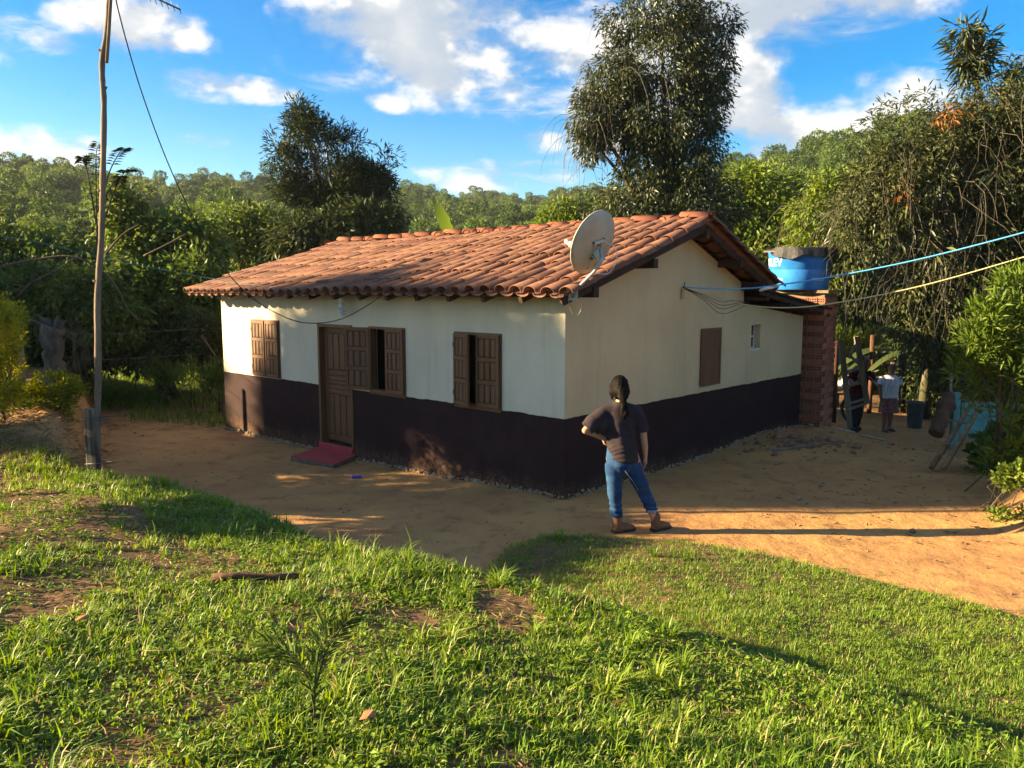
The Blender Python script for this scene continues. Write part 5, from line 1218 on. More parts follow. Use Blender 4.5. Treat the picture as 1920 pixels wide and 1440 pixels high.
# taller separate tufts standing out of the turf
k = 900; ty = 1.7 + 7.5 * rng.uniform(0, 1, k) ** .9; tx = rng.uniform(-1, 1, k) * (.70 * ty + .5); td = poly_sd(tx, ty, TERRACE); tl = poly_sd(tx, ty, LAWN)
ok = (tl > .02) & ((td > 0) & ((tx < .9) | (ty < 3.2)) | (rng.uniform(size=k) < .05)) & ((fbm(tx, ty, 3, 1.1, 8, 3) > .0) | ((td > 0) & (td < .6))); tx, ty = tx[ok], ty[ok]; tz = ground(tx, ty); n_t = len(tx)
per = 30; idx = np.repeat(np.arange(n_t), per); n = len(idx); sp = rng.uniform(.02, .06, n_t); th_ = rng.uniform(.08, .19, n_t); a_ = rng.uniform(0, 6.283, n); q_ = rng.uniform(0, 1, n) ** .5
P = np.stack([tx[idx] + np.sin(a_) * q_ * sp[idx], ty[idx] + np.cos(a_) * q_ * sp[idx], tz[idx] - .005], 1)
me = blade_mesh('tall_tufts', P, a_ + rng.normal(0, .5, n), th_[idx] * rng.uniform(.55, 1.15, n), rng.uniform(.005, .010, n), np.clip(.25 + .65 * q_ + rng.normal(0, .15, n), .05, 1.1), np.clip(rng.normal(.45, .16, n_t)[idx] + rng.normal(0, .1, n), 0, .85))
tag(link_mesh('tall_grass', me, M['grass']), 'taller coarse grass tufts standing out of the turf', 'grass', None, 'stuff')
# small broad-leaved weeds between the tufts
k = 5500; wx = rng.uniform(-1, 1, k); wy = 1.6 + 6.2 * rng.uniform(0, 1, k) ** .8; wx = wx * (.72 * wy + .6)
ok = (poly_sd(wx, wy, TERRACE) > .05) | ((poly_sd(wx, wy, LAWN) > .2) & (rng.uniform(size=k) < .25)); ok &= fbm(wx, wy, 2, 1.7, 10, 3) > -.15; wx, wy = wx[ok], wy[ok]; wz = ground(wx, wy)
pr_ = 7; idx = np.repeat(np.arange(len(wx)), pr_); n = len(idx); a_ = rng.uniform(0, 6.283, n); hgt = rng.uniform(.008, .055, n)
P = np.stack([wx[idx] + .018 * np.sin(a_), wy[idx] + .018 * np.cos(a_), wz[idx] + hgt], 1); D = np.stack([np.sin(a_), np.cos(a_), rng.uniform(-.2, .55, n)], 1)
me = leaf_mesh('weeds', P, D, rng.uniform(.018, .045, n), rng.uniform(.012, .024, n), np.clip(rng.normal(.42, .15, len(wx))[idx] + rng.normal(0, .12, n), 0, .8), rng, .25)
tag(link_mesh('weeds', me, M['grass']), 'small broad leaved weeds between the grass tufts', 'weeds', None, 'stuff')
# dry straw lying on bare patches, on the left bank and along the thicket edge
k = 42000; sx_ = rng.uniform(-8.5, 5.5, k); sy_ = rng.uniform(1.5, 17.5, k); bl_ = -4.95 - (sy_ - 9.3) * .52
onb = (sx_ < bl_ + .2) & (sy_ > 8.8); ont = (poly_sd(sx_, sy_, TERRACE) > 0) & (sy_ < 8) & (np.abs(sx_) < .75 * sy_ + .5); edge = (sy_ > 14.8) & (sx_ < -4.5) & (sx_ > bl_)
ok = (onb & (rng.uniform(size=k) < .9)) | (ont & (rng.uniform(size=k) < .8)) | edge; sx_, sy_ = sx_[ok], sy_[ok]; onb = onb[ok]; n = len(sx_); a_ = rng.uniform(0, 6.283, n)
P = np.stack([sx_, sy_, ground(sx_, sy_) + .012], 1); D = np.stack([np.sin(a_), np.cos(a_), np.where(onb, rng.uniform(-.4, .9, n), rng.uniform(-.05, .25, n))], 1)
me = leaf_mesh('dry_straw', P, D, rng.uniform(.05, .18, n) * np.where(onb, 1.5, .8), .006, rng.uniform(0, 1, n), rng, .6)
tag(link_mesh('dry_straw', me, M['dry_grass']), 'dry straw strewn over the bank and bare patches', 'straw', None, 'stuff')
# green weedy grass at the far edge of the yard, left
k = 30000; gx_ = rng.uniform(-15, -4.6, k); gy_ = rng.uniform(15.2, 28, k); ok = (fbm(gx_, gy_, 0, .7, 5, 3) > -.2 - (gy_ - 16.5) * .3); gx_, gy_ = gx_[ok], gy_[ok]; n = len(gx_)
P = np.stack([gx_, gy_, ground(gx_, gy_)], 1)
me = blade_mesh('yard_grass', P, rng.uniform(0, 6.28, n), rng.uniform(.06, .26, n), rng.uniform(.01, .022, n), rng.uniform(.1, .9, n), rng.normal(.25, .15, n))
tag(link_mesh('yard_grass', me, M['grass']), 'shaded rough grass at the far edge of the yard', 'grass', None, 'stuff')
# sugar cane stand in the sun behind
k = 900; ca = rng.uniform(0, 1, k); P0 = np.stack([[at(1540 + 190 * a, HORIZON, 24).x for a in ca], rng.uniform(22.5, 26, k), 0 * ca], 1); P0[:, 2] = ground(P0[:, 0], P0[:, 1])
per = 9; idx = np.repeat(np.arange(k), per); n = len(idx); P = P0[idx].copy(); P[:, 2] += rng.uniform(.0, 1.5, n); P[:, :2] += rng.normal(0, .08, (n, 2))
me = blade_mesh('sugar_cane', P, rng.uniform(0, 6.28, n), rng.uniform(.6, 1.15, n), rng.uniform(.03, .05, n), rng.uniform(.3, 1, n), rng.normal(.7, .12, n))
tag(link_mesh('sugar_cane', me, M['leaf_bright']), 'sunlit stand of sugar cane behind the people', 'sugar cane', None, 'stuff')
# fallen leaves on the shaded dirt to the right
k = 480; fx = rng.normal(5.2, 1.6, k); fy = rng.uniform(7.2, 15.5, k); ok = (fx > 1.8) & (poly_sd(fx, fy, LAWN) < -.1); fx, fy = fx[ok], fy[ok]; hx_ = (fx - K0.x) * -.738 + (fy - K0.y) * .675; ok = hx_ < -.15; fx, fy = fx[ok], fy[ok]; n = len(fx); a_ = rng.uniform(0, 6.28, n)
me = leaf_mesh('fallen_leaves', np.stack([fx, fy, ground(fx, fy) + .012], 1), np.stack([np.sin(a_), np.cos(a_), rng.uniform(-.05, .25, n)], 1), rng.uniform(.03, .11, n), rng.uniform(.010, .026, n), rng.uniform(0, 1, n), rng, .3)
M['dead_leaf'] = leaf_mat('dead_leaf', ((.05, .03, .018), (.09, .05, .028), (.15, .09, .05)), .05)
tag(link_mesh('fallen_leaves', me, M['dead_leaf']), 'dead leaves and twigs scattered over the dirt on the right', 'leaves', None, 'stuff')
# palm seedling in the foreground
ps = at(590, 1372, 3.05); ps.z = gz(ps.x, ps.y); pl = empty('palm_seedling', ps); tag(pl, 'young palm seedling with fine feathery fronds in the near grass', 'seedling')
fr_ = [((590, 1372), (590, 1300), (596, 1235), (612, 1170)), ((590, 1330), (575, 1270), (545, 1230), (505, 1205)), ((592, 1290), (610, 1225), (638, 1180), (650, 1165))]
stm = MB(); LP, LD = [], []
for pth in fr_:
    c = curve_pts([at(x, y, ps.y) - ps for x, y in pth], 12); c[0].z = min(c[0].z, 0) if pth is fr_[0] else c[0].z; stm.tube(c, list(np.linspace(.005, .0018, len(c))), 5)
    for k_ in range(10, len(c)):
        d = (c[k_] - c[k_ - 1]).normalized(); sd_ = d.cross(Vector((0, 1, 0)))
        for s_ in (-1, 1): LP.append(c[k_][:]); LD.append((d * .9 + sd_ * s_ * .55 + Vector((0, rng.normal(0, .3), 0)))[:])
stm.build('stem', M['leaf_stem'], pl); n = len(LP)
link_mesh('fronds', leaf_mesh('fronds', np.array(LP), np.array(LD), rng.uniform(.07, .12, n), .006, rng.uniform(.2, .7, n), rng, .3), M['leaf_mid'], pl)
for (x, y, Y) in ((157, 1237, 4.0), (690, 1370, 3.0)):
    a = at(x, y, Y); z = gz(a.x, a.y); V = MB(); V.add([(-.03, -.02, .0), (.0, -.03, .012), (.035, -.005, .004), (.02, .03, .018), (-.02, .03, .01)], [(0, 1, 2, 3, 4)]); o = V.build('dead_leaf', M['dead_leaf2'] if 'dead_leaf2' in M else pmat('dead_leaf2', (.42, .16, .07), (.3, .11, .05), 20, .7, .2, 80)); M['dead_leaf2'] = o.data.materials[0]; o.location = (a.x, a.y, z + .05)
    tag(o, 'curled orange dead leaf in the grass ' + ('on the left' if x < 300 else 'near the palm seedling'), 'leaf')

# --- wooded hills: instanced crowns
proto = bpy.data.collections.new('hill_tree_kinds')
M['leaf_hill'] = leaf_mat('leaf_hill', ((.034, .068, .016), (.056, .105, .022), (.085, .14, .030), (.125, .18, .040)), .25)
def tint_by_instance(m, amt):
    nt = m.node_tree; cr = [n for n in nt.nodes if n.type == 'VALTORGB'][0]; oi = nt.nodes.new('ShaderNodeObjectInfo'); at_ = [n for n in nt.nodes if n.type == 'ATTRIBUTE'][0]
    nt.links.new(math_node(nt, 'ADD', at_.outputs['Fac'], math_node(nt, 'MULTIPLY', math_node(nt, 'SUBTRACT', oi.outputs['Random'], .5), amt)), cr.inputs[0])
tint_by_instance(M['leaf_hill'], .9)
for q in range(5):
    r_ = np.random.RandomState(900 + q); lo = [(r_.normal(0, .95), r_.normal(0, .95), 3.4 + r_.normal(0, .75), r_.uniform(.7, 1.25), r_.uniform(.7, 1.25), r_.uniform(.6, 1.0)) for _ in range(6)]
    C, dn = in_lobes(lo, 3200, r_, .65); D = dn + r_.normal(0, .7, (3200, 3))
    me = leaf_mesh('hill_tree', C, D, r_.uniform(.16, .34, 3200), r_.uniform(.10, .19, 3200), np.clip(r_.normal(.30 + .12 * q, .16, 3200), 0, 1), r_, .8); me.materials.append(M['leaf_hill'])
    ho = bpy.data.objects.new('hill_tree', me); proto.objects.link(ho)
    tm = MB().tube([(0, 0, -1), (.1, 0, 3)], [.14, .07], 5, caps=False)
rng = np.random.RandomState(3); n = 8200
a_ = rng.uniform(R(-50), R(50), n); el_, rd_ = ridge(a_); r_ = np.sqrt(rng.uniform(62 ** 2, (rd_ * 1.03) ** 2)); px_, py_ = r_ * np.sin(a_), r_ * np.cos(a_); pz_ = ground(px_, py_)
me = np_mesh(bpy.data.meshes.new('hill_forest'), np.stack([px_, py_, pz_ - .6], 1), np.zeros((0, 3), int), None)
sc_ = rng.uniform(.55, 1.15, n) * np.interp(r_, [60, 120, 250], [.75, .95, 1.1]); sc_ = np.where(rng.uniform(size=n) < .12, sc_ * 1.55, sc_)
A = me.attributes.new('scl', 'FLOAT', 'POINT'); A.data.foreach_set('value', sc_.astype(np.float32))
A = me.attributes.new('rot', 'FLOAT', 'POINT'); A.data.foreach_set('value', rng.uniform(0, 6.28, n).astype(np.float32))
fo = link_mesh('hill_forest', me); tag(fo, 'dense green forest covering the hills behind', 'forest', None, 'stuff')
ng = bpy.data.node_groups.new('scatter_trees', 'GeometryNodeTree')
ng.interface.new_socket('Geometry', in_out='INPUT', socket_type='NodeSocketGeometry'); ng.interface.new_socket('Geometry', in_out='OUTPUT', socket_type='NodeSocketGeometry')
gi, go = ng.nodes.new('NodeGroupInput'), ng.nodes.new('NodeGroupOutput')
m2p = ng.nodes.new('GeometryNodeMeshToPoints'); ci = ng.nodes.new('GeometryNodeCollectionInfo'); ci.inputs['Collection'].default_value = proto; ci.inputs['Separate Children'].default_value = True; ci.inputs['Reset Children'].default_value = True
iop = ng.nodes.new('GeometryNodeInstanceOnPoints'); iop.inputs['Pick Instance'].default_value = True
def named(nm):
    x_ = ng.nodes.new('GeometryNodeInputNamedAttribute'); x_.data_type = 'FLOAT'; x_.inputs['Name'].default_value = nm; return x_.outputs['Attribute']
cx = ng.nodes.new('ShaderNodeCombineXYZ'); ng.links.new(named('rot'), cx.inputs[2])
ng.links.new(gi.outputs[0], m2p.inputs['Mesh']); ng.links.new(m2p.outputs[0], iop.inputs['Points']); ng.links.new(ci.outputs[0], iop.inputs['Instance'])
ng.links.new(cx.outputs[0], iop.inputs['Rotation']); ng.links.new(named('scl'), iop.inputs['Scale']); ng.links.new(iop.outputs[0], go.inputs[0])
md = fo.modifiers.new('scatter', 'NODES'); md.node_group = ng

# --- trees standing left of the picture, between the evening sun and the yard
for i, (X, Y, top, lab) in enumerate(((-29.5, 9.75, 11.5, 'tree left of the yard nearest the terrace'), (-30.5, 12.35, 10.7, 'broad tree left of the yard, second from the terrace'), (-29.5, 13.2, 10.1, 'tree left of the yard, third from the terrace'), (-31, 16.35, 9.6, 'tree left of the yard, farthest from the terrace'))):
    z0 = gz(X, Y); H = top - z0; r_ = np.random.RandomState(60 + i)
    lo = [(X + r_.normal(0, .4), Y + r_.normal(0, .15), z0 + H * f, 1.3, 1.15, H * .12) for f in (.2, .3, .4, .5, .6, .7, .78, .86)] + [(X + r_.normal(0, .8), Y + r_.normal(0, .5), z0 + H * f, .9, .8, .9) for f in (.3, .5, .68, .8)]
    if i == 0: lo = [(l[0], Y + (l[1] - Y) * .3, l[2], l[3], l[4] * .38, l[5]) for l in lo]
    if i == 1: lo = [(l[0], 12.4 + (l[1] - Y) * .4, l[2], l[3], .75, l[5]) for l in lo] + [(X, yy_, zz_, .8, .6, .42) for yy_ in (10.5, 11.0, 11.5, 12.0) for zz_ in (9.78, 10.2, 10.6, 10.8)]
    if i == 2: lo = [(l[0], Y + (l[1] - Y) * .6, l[2], l[3], l[4] * .62, l[5]) for l in lo]
    tree('yard_tree', lab, 'tree', (X, Y, z0), lo, 'leaf_mid', 760, 30, .20 if i == 0 else .26 if i == 1 else .38, .36, .17, 600 + i, .2, .3, 8, group='trees left of the yard', gap=-9, hollow=.2)
# unseen spreading tree added left of view, crown shaped to shade the yard
X, Y = -6.6, 7.7; z0 = gz(X, Y)
tree('shade_tree', 'unseen small flat crowned tree added to shade the yard', 'tree', (X, Y, z0), [(X + dx, Y + dy, 1.98 + dz, .55, .6, .24) for dx, dy, dz in ((0, 0, .05), (.2, .7, 0), (-.2, -.7, -.02), (.4, .2, 0), (-.4, .4, .02), (.1, -.95, -.05), (.05, .95, 0))] + [(X + .1, 8.42, 1.52, .4, .32, .2)], 'leaf_mid', 420, 24, .16, .12, .06, 650, .06, .7, 7, limb_r=.025, gap=-9)
# ------------------------------------------------------------------ people
def remesh(mb, name, voxel, mat, parent, smooth_it=6, disp=None):
    """fuse overlapping closed shapes into one continuous skin"""
    me = mb.mesh(name + '_src'); o = bpy.data.objects.new(name, me); COL.objects.link(o)
    m = o.modifiers.new('r', 'REMESH'); m.mode = 'VOXEL'; m.voxel_size = voxel
    s = o.modifiers.new('s', 'SMOOTH'); s.factor = .5; s.iterations = smooth_it
    dg = bpy.context.evaluated_depsgraph_get(); out = bpy.data.meshes.new_from_object(o.evaluated_get(dg)); bpy.data.objects.remove(o)
    n = len(out.vertices); co = np.empty(n * 3); out.vertices.foreach_get('co', co); co = co.reshape(-1, 3)
    if disp:
        no = np.empty(n * 3, np.float32); out.vertex_normals.foreach_get('vector', no); no = no.reshape(-1, 3)
        co = co + no * disp(co)[:, None]; out.vertices.foreach_set('co', co.ravel())
    out.name = name; out.materials.clear(); out.materials.append(mat); out.polygons.foreach_set('use_smooth', [True] * len(out.polygons)); out.update()
    return link_mesh(name, out, mat, parent)
def skin_mat(name, c): return pmat(name, c, tuple(k * .85 for k in c), 12, .55, .1, 80, spec=.35)
M['skin_light'] = skin_mat('skin_light', (.46, .25, .15)); M['skin_brown'] = skin_mat('skin_brown', (.21, .108, .066))
M['hair'] = pmat('hair', (.0035, .0028, .0025), (.009, .0065, .0055), 30, .55, .6, 80, (4, 4, .3), spec=.06, bdist=.006)
M['tee_plum'] = pmat('tee_plum', (.030, .022, .026), (.040, .030, .034), 14, .9, .25, 220, bdist=.002, spec=.1)
M['tee_white'] = pmat('tee_white', (.70, .72, .80), (.62, .64, .72), 10, .9, .2, 180, bdist=.002, spec=.1)
M['tee_red'] = pmat('tee_red', (.085, .014, .016), (.06, .012, .013), 10, .9, .2, 180, bdist=.002, spec=.1)
M['denim'] = pmat('denim', (.014, .042, .105), (.032, .078, .16), 7, .9, .35, 260, bdist=.002, spec=.1, lo=.4, hi=.72)
M['denim_pale'] = pmat('denim_pale', (.24, .34, .44), (.18, .27, .36), 12, .9, .3, 200, bdist=.002)
M['boot'] = pmat('boot', (.20, .088, .038), (.13, .055, .026), 9, .6, .25, 60, spec=.35)
M['skirt'] = pmat('skirt', (.30, .14, .13), (.17, .07, .07), 16, .9, .2, 120, spec=.1)
M['trousers'] = pmat('trousers', (.02, .02, .024), (.035, .034, .038), 10, .9, .2, 120, spec=.1)
M['eye'] = pmat('eye', (.015, .01, .008), (.02, .015, .01), 5, .2, 0, spec=.6)
M['lip'] = pmat('lip', (.20, .07, .06), (.16, .06, .05), 9, .5, 0)

def head_mesh(mb, c, s, face):
    """head with brow, nose, chin and ears; face = unit facing direction"""
    c = Vector(c); f = Vector(face).normalized(); r = f.cross(Vector((0, 0, 1))).normalized(); u = r.cross(f)
    B = Matrix((r, f, u)).transposed()
    mb.ellipsoid(c + u * .02 * s, (.076 * s, .095 * s, .095 * s), 18, 12, B)
    mb.ellipsoid(c + f * .022 * s - u * .055 * s, (.058 * s, .066 * s, .066 * s), 16, 10, B)                 # jaw
    mb.ellipsoid(c + f * .076 * s - u * .095 * s, (.022 * s, .018 * s, .018 * s), 10, 8, B)                  # chin
    mb.tube([c + f * .088 * s + u * .012 * s, c + f * .110 * s - u * .030 * s], [.010 * s, .016 * s], 8, round_caps=True)   # nose
    for k in (-1, 1): mb.ellipsoid(c + r * .078 * s * k - u * .012 * s - f * .005 * s, (.010 * s, .018 * s, .030 * s), 10, 8, B)
    return B
def face_parts(root, c, s, face):
    c = Vector(c); f = Vector(face).normalized(); r = f.cross(Vector((0, 0, 1))).normalized(); u = r.cross(f)
    for k in (-1, 1):
        MB().ellipsoid(c + f * .083 * s + r * .030 * s * k + u * .004 * s, (.013 * s, .008 * s, .009 * s), 10, 6).build('eye', M['eye'], root)
        MB().tube([c + f * .088 * s + r * .016 * s * k + u * .024 * s, c + f * .080 * s + r * .046 * s * k + u * .026 * s], .005 * s, 6).build('eyebrow', M['hair'], root)
    MB().tube([c + f * .078 * s - r * .022 * s - u * .066 * s, c + f * .086 * s - u * .064 * s, c + f * .078 * s + r * .022 * s - u * .066 * s], [.004 * s, .008 * s, .004 * s], 8).build('mouth', M['lip'], root)
def hand(mb, wrist, d, side, curl=.5, s=1.0, thumb=1):
    """palm and five separate bent fingers; d = pointing direction, side = across the knuckles"""
    w = Vector(wrist); d = Vector(d).normalized(); sd = Vector(side); sd = (sd - d * sd.dot(d)).normalized(); n = d.cross(sd).normalized() * thumb
    mb.tube([w - d * .02 * s, w + d * .03 * s, w + d * .085 * s], [.024 * s, .034 * s, .036 * s], 10, round_caps=True, squash=(1, .6) if abs(sd.x) > .6 else (.62, 1))
    for i, (o, L) in enumerate(((-.028, .075), (-.0095, .085), (.0095, .08), (.027, .062))):
        a = w + d * .085 * s + sd * o * s; p1 = a + (d + n * .25 * curl).normalized() * L * .42 * s; p2 = p1 + (d * .75 + n * .75 * curl).normalized() * L * .33 * s; p3 = p2 + (d * .45 + n * 1.0 * curl).normalized() * L * .27 * s
        mb.tube([a - d * .02 * s, p1, p2, p3], [.0098 * s, .0094 * s, .0086 * s, .0072 * s], 8, round_caps=True)
    t0 = w + d * .022 * s - sd * .026 * s; mb.tube([t0, t0 + (d * .6 - sd * .8 + n * .3).normalized() * .035 * s, t0 + (d * .9 - sd * .55 + n * .5).normalized() * .068 * s], [.014 * s, .0115 * s, .009 * s], 8, round_caps=True)

# ---- woman with her back to us, hand on hip
W0 = Vector((1.165, 8.2, gz(1.25, 8.2))); wa = empty('person', W0); tag(wa, 'person in plum t-shirt and blue jeans, back turned, hand on hip', 'person')
mb = MB(); hc = (-.052, .015, 1.545)
head_mesh(mb, hc, 1.08, (.12, 1, .05))
mb.tube([(-.045, .0, 1.46), (-.04, -.01, 1.36)], [.048, .058], 12, round_caps=True)
mb.tube([(-.20, 0, 1.295), (-.04, -.005, 1.315), (.125, 0, 1.29)], [.040, .055, .040], 12, round_caps=True)
mb.loft([((-.02, .0, .80), .15, .10), ((-.02, 0, .95), .125, .09), ((-.03, 0, 1.12), .145, .095), ((-.035, 0, 1.28), .155, .09), ((-.04, 0, 1.36), .06, .06)], 20)
# left arm: elbow out, hand on the hip
mb.tube([(-.215, 0, 1.285), (-.31, -.03, 1.19), (-.405, -.05, 1.105)], [.042, .042, .039], 12, round_caps=True); mb.tube([(-.405, -.05, 1.105), (-.31, .02, 1.055), (-.215, .06, 1.005)], [.039, .034, .026], 12, round_caps=True)
hand(mb, (-.215, .06, 1.005), (.75, .35, -.45), (.2, .3, .9), .7, .95)
# right arm hanging
mb.tube([(.145, 0, 1.28), (.185, .0, 1.16), (.205, .01, 1.04)], [.046, .042, .037], 12, round_caps=True); mb.tube([(.205, .01, 1.04), (.225, .03, .92), (.235, .05, .83)], [.037, .034, .025], 12, round_caps=True)
hand(mb, (.235, .05, .83), (.04, .12, -1), (0, 1, .1), .5, .95, -1)
# legs
mb.tube([(-.10, 0, .82), (-.085, .0, .48), (-.06, .0, .12), (-.055, 0, .07)], [.085, .058, .040, .042], 14, round_caps=True); mb.tube([(.075, 0, .82), (.22, .03, .47), (.345, .06, .13), (.355, .065, .07)], [.085, .058, .040, .042], 14, round_caps=True)
remesh(mb, 'body', .0075, M['skin_light'], wa, 4)
face_parts(wa, hc, 1.08, (.12, 1, .05))
# jeans
mb = MB(); mb.loft([((-.015, -.005, .66), .135, .10), ((-.01, -.012, .74), .172, .128), ((-.015, -.01, .84), .165, .120), ((-.02, 0, .93), .150, .105)], 24)
mb.tube([(-.095, -.01, .74), (-.098, -.012, .60), (-.09, -.01, .45), (-.075, -.005, .30), (-.065, 0, .19)], [.100, .088, .077, .068, .061], 18); mb.tube([(.085, -.01, .74), (.135, .0, .62), (.205, .02, .47), (.27, .035, .34), (.318, .05, .235)], [.100, .088, .076, .067, .060], 18)
def folds(k=1.0, f=18, s=2):
    return lambda c: k * (.004 * snoise(c[:, 0], c[:, 1], c[:, 2] * 1.2, f, s) + .0045 * snoise(c[:, 0] * .7, c[:, 1] * .7, c[:, 2] * 2.2, f * .6, s + 1))
jm = remesh(mb, 'jeans', .009, M['denim'], wa, 4, lambda c: folds(1.1, 13, 4)(c) + .006 * np.exp(-((c[:, 2] - .27) / .09) ** 2) * np.sin(c[:, 2] * 110 + c[:, 0] * 14))
for (c, r_, tl) in (((-.065, 0, .185), .064, (0, 0, 1)), ((.320, .05, .232), .063, (-.35, -.1, 1))):
    d = Vector(tl).normalized(); MB().tube([Vector(c) - d * .006, Vector(c) + d * .006, Vector(c) + d * .034], [r_, r_ + .002, r_ + .001], 20, caps=True).build('cuff', M['denim_pale'] if c[0] > 0 else M['denim'], jm)
# outer seam piping
MB().tube([(-.005, -.124, .70), (.04, -.115, .64), (.10, -.09, .56), (.15, -.065, .47)], .002, 5).build('seam', M['denim_pale'], jm)
# t-shirt
mb = MB(); mb.tube([(-.20, -.002, 1.30), (-.04, -.005, 1.325), (.13, -.002, 1.295)], [.066, .082, .066], 16, round_caps=True); mb.loft([((.01, -.01, .765), .135, .125), ((.0, -.015, .80), .155, .140), ((-.01, -.01, .88), .156, .136), ((-.025, -.005, 1.0), .152, .120), ((-.035, 0, 1.15), .163, .115), ((-.04, 0, 1.25), .170, .105), ((-.04, -.005, 1.325), .155, .088), ((-.042, -.006, 1.375), .085, .078), ((-.045, -.006, 1.405), .066, .064)], 28)
mb.tube([(-.19, 0, 1.305), (-.27, -.02, 1.235), (-.35, -.035, 1.165), (-.395, -.045, 1.125)], [.066, .082, .085, .078], 16, round_caps=False); mb.tube([(.12, 0, 1.30), (.165, 0, 1.20), (.195, .0, 1.085)], [.068, .076, .074], 16)
mb.tube([(-.17, -.0, 1.22), (-.25, -.02, 1.12), (-.30, -.03, 1.10)], [.09, .07, .05], 14)
def tee_disp(c):
    z = c[:, 2]; x = c[:, 0] + .02; back = np.clip(-c[:, 1] / .1, 0, 1)
    swag = np.exp(-((z - .86) / .10) ** 2) * np.sin((z + 3.0 * x * x - .10 * x + .02 * snoise(c[:, 0], c[:, 1], z, 9, 2)) * 120) * .0032 * back       # swagged folds at the hem
    drape = np.exp(-((z - 1.05) / .16) ** 2) * np.sin(x * 46 + z * 9) * .005
    return swag + drape + folds(.8, 15, 6)(c)
remesh(mb, 't_shirt', .009, M['tee_plum'], wa, 3, tee_disp)
# hair with a low wavy tail
mb = MB(); mb.ellipsoid((-.054, .0, 1.565), (.094, .112, .112), 20, 14); mb.ellipsoid((-.054, -.045, 1.52), (.086, .075, .10), 18, 12)
for k in (-1, 1): mb.tube([(-.054 + .075 * k, .02, 1.56), (-.054 + .088 * k, .0, 1.49), (-.054 + .074 * k, -.01, 1.43)], [.03, .024, .012], 9, round_caps=True)
mb.tube([(-.05, -.10, 1.52), (-.042, -.135, 1.46), (-.03, -.145, 1.39), (-.022, -.15, 1.33), (-.022, -.15, 1.28), (-.018, -.145, 1.24)], [.058, .044, .042, .046, .042, .014], 12, round_caps=True)
hm = remesh(mb, 'hair', .0085, M['hair'], wa, 2, lambda c: .0016 * np.sin(c[:, 0] * 190 + 3 * np.sin(c[:, 2] * 22)) + .010 * snoise(c[:, 0], c[:, 1], c[:, 2], 30, 3) * (c[:, 2] < 1.44))
MB().tube([(-.046 + .042 * math.cos(t), -.128 + .040 * math.sin(t), 1.475 + .01 * math.sin(t)) for t in np.linspace(0, 6.283, 17)], .007, 6, caps=False).build('hair_band', M['black'], hm)
# boots
def boot(parent, heel, d, s=1.0, lift=0.0):
    h = Vector(heel); d = Vector(d).normalized(); r = d.cross(Vector((0, 0, 1)))
    mb = MB(); mb.tube([h + Vector((0, 0, .16)) , h + Vector((0, 0, .09)), h + Vector((0, 0, .045))], [.052 * s, .054 * s, .05 * s], 14, round_caps=True)
    mb.tube([h - d * .015 + Vector((0, 0, .045)), h + d * .08 * s + Vector((0, 0, .052)), h + d * .155 * s + Vector((0, 0, .036)), h + d * .19 * s + Vector((0, 0, .03))], [.044 * s, .050 * s, .044 * s, .034 * s], 14, round_caps=True)
    b = remesh(mb, 'boot', .008, M['boot'], parent, 3)
    q = MB(); pr_ = [(-.055, -.034), (-.045, -.045), (.05, -.04), (.12, -.050), (.19, -.044), (.228, -.018), (.228, .018), (.19, .044), (.12, .05), (.05, .04), (-.045, .045), (-.055, .034)]
    lo = [h + d * a * s + r * b_ * s + Vector((0, 0, .002)) for a, b_ in pr_]; hi = [p + Vector((0, 0, .026)) for p in lo]; n = len(lo)
    q.add(lo + hi, [tuple(range(n)), tuple(range(n, 2 * n))] + [(i, (i + 1) % n, (i + 1) % n + n, i + n) for i in range(n)]); q.build('sole', M['rubber'], b)
boot(wa, (-.055, .0, .0), (.92, .45, 0)); boot(wa, (.36, .06, .0), (.85, .55, 0), .96)

# ---- woman in a white t-shirt, walking towards us
def px_root(px, py, Y0):
    """ground point seen at a pixel"""
    Y = Y0
    for _ in range(20): p = at(px, py, Y); Y += (p.z - gz(p.x, Y)) * 2.2
    p = at(px, py, Y); return Vector((p.x, Y, gz(p.x, Y)))
B0 = px_root(1664, 808, 15.8); k = (at(1664, 677, B0.y).z - B0.z) / 1.40
wb = empty('person', B0, R(6)); wb.scale = (k, k, k); tag(wb, 'person in a white t-shirt and pinkish skirt walking towards the camera', 'person')
mb = MB(); hc = (0.0, -.03, 1.275); head_mesh(mb, hc, 1.05, (.08, -1, -.25)); mb.tube([(0, .0, 1.20), (0, .01, 1.10)], [.05, .06], 12, round_caps=True)
mb.tube([(-.15, .01, 1.06), (0, .01, 1.07), (.15, .01, 1.06)], [.04, .05, .04], 12, round_caps=True); mb.loft([((0, 0, .60), .16, .11), ((0, 0, .75), .14, .10), ((0, 0, .95), .145, .10), ((0, 0, 1.08), .13, .08)], 18)
for s_, sw in ((-1, -.05), (1, .04)):
    mb.tube([(.175 * s_, .01, 1.06), (.215 * s_, .0, .92), (.225 * s_, .0 + sw, .80)], [.045, .04, .035], 12, round_caps=True); mb.tube([(.225 * s_, sw, .80), (.225 * s_, -.03 + sw, .69), (.215 * s_, -.05 + sw, .60)], [.035, .031, .024], 12, round_caps=True)
    hand(mb, (.215 * s_, -.05 + sw, .60), (-.05 * s_, -.12, -1), (0, 1, 0), .5, .9, s_)
    mb.tube([(.08 * s_, 0, .62), (.085 * s_, .02 + sw, .38), (.085 * s_, .05 + sw, .09), (.085 * s_, .05 + sw, .05)], [.082, .056, .038, .04], 12, round_caps=True)
    mb.tube([(.085 * s_, .07 + sw, .03), (.09 * s_, .0 + sw, .035), (.095 * s_, -.08 + sw, .022), (.095 * s_, -.115 + sw, .018)], [.03, .034, .034, .022], 10, round_caps=True)
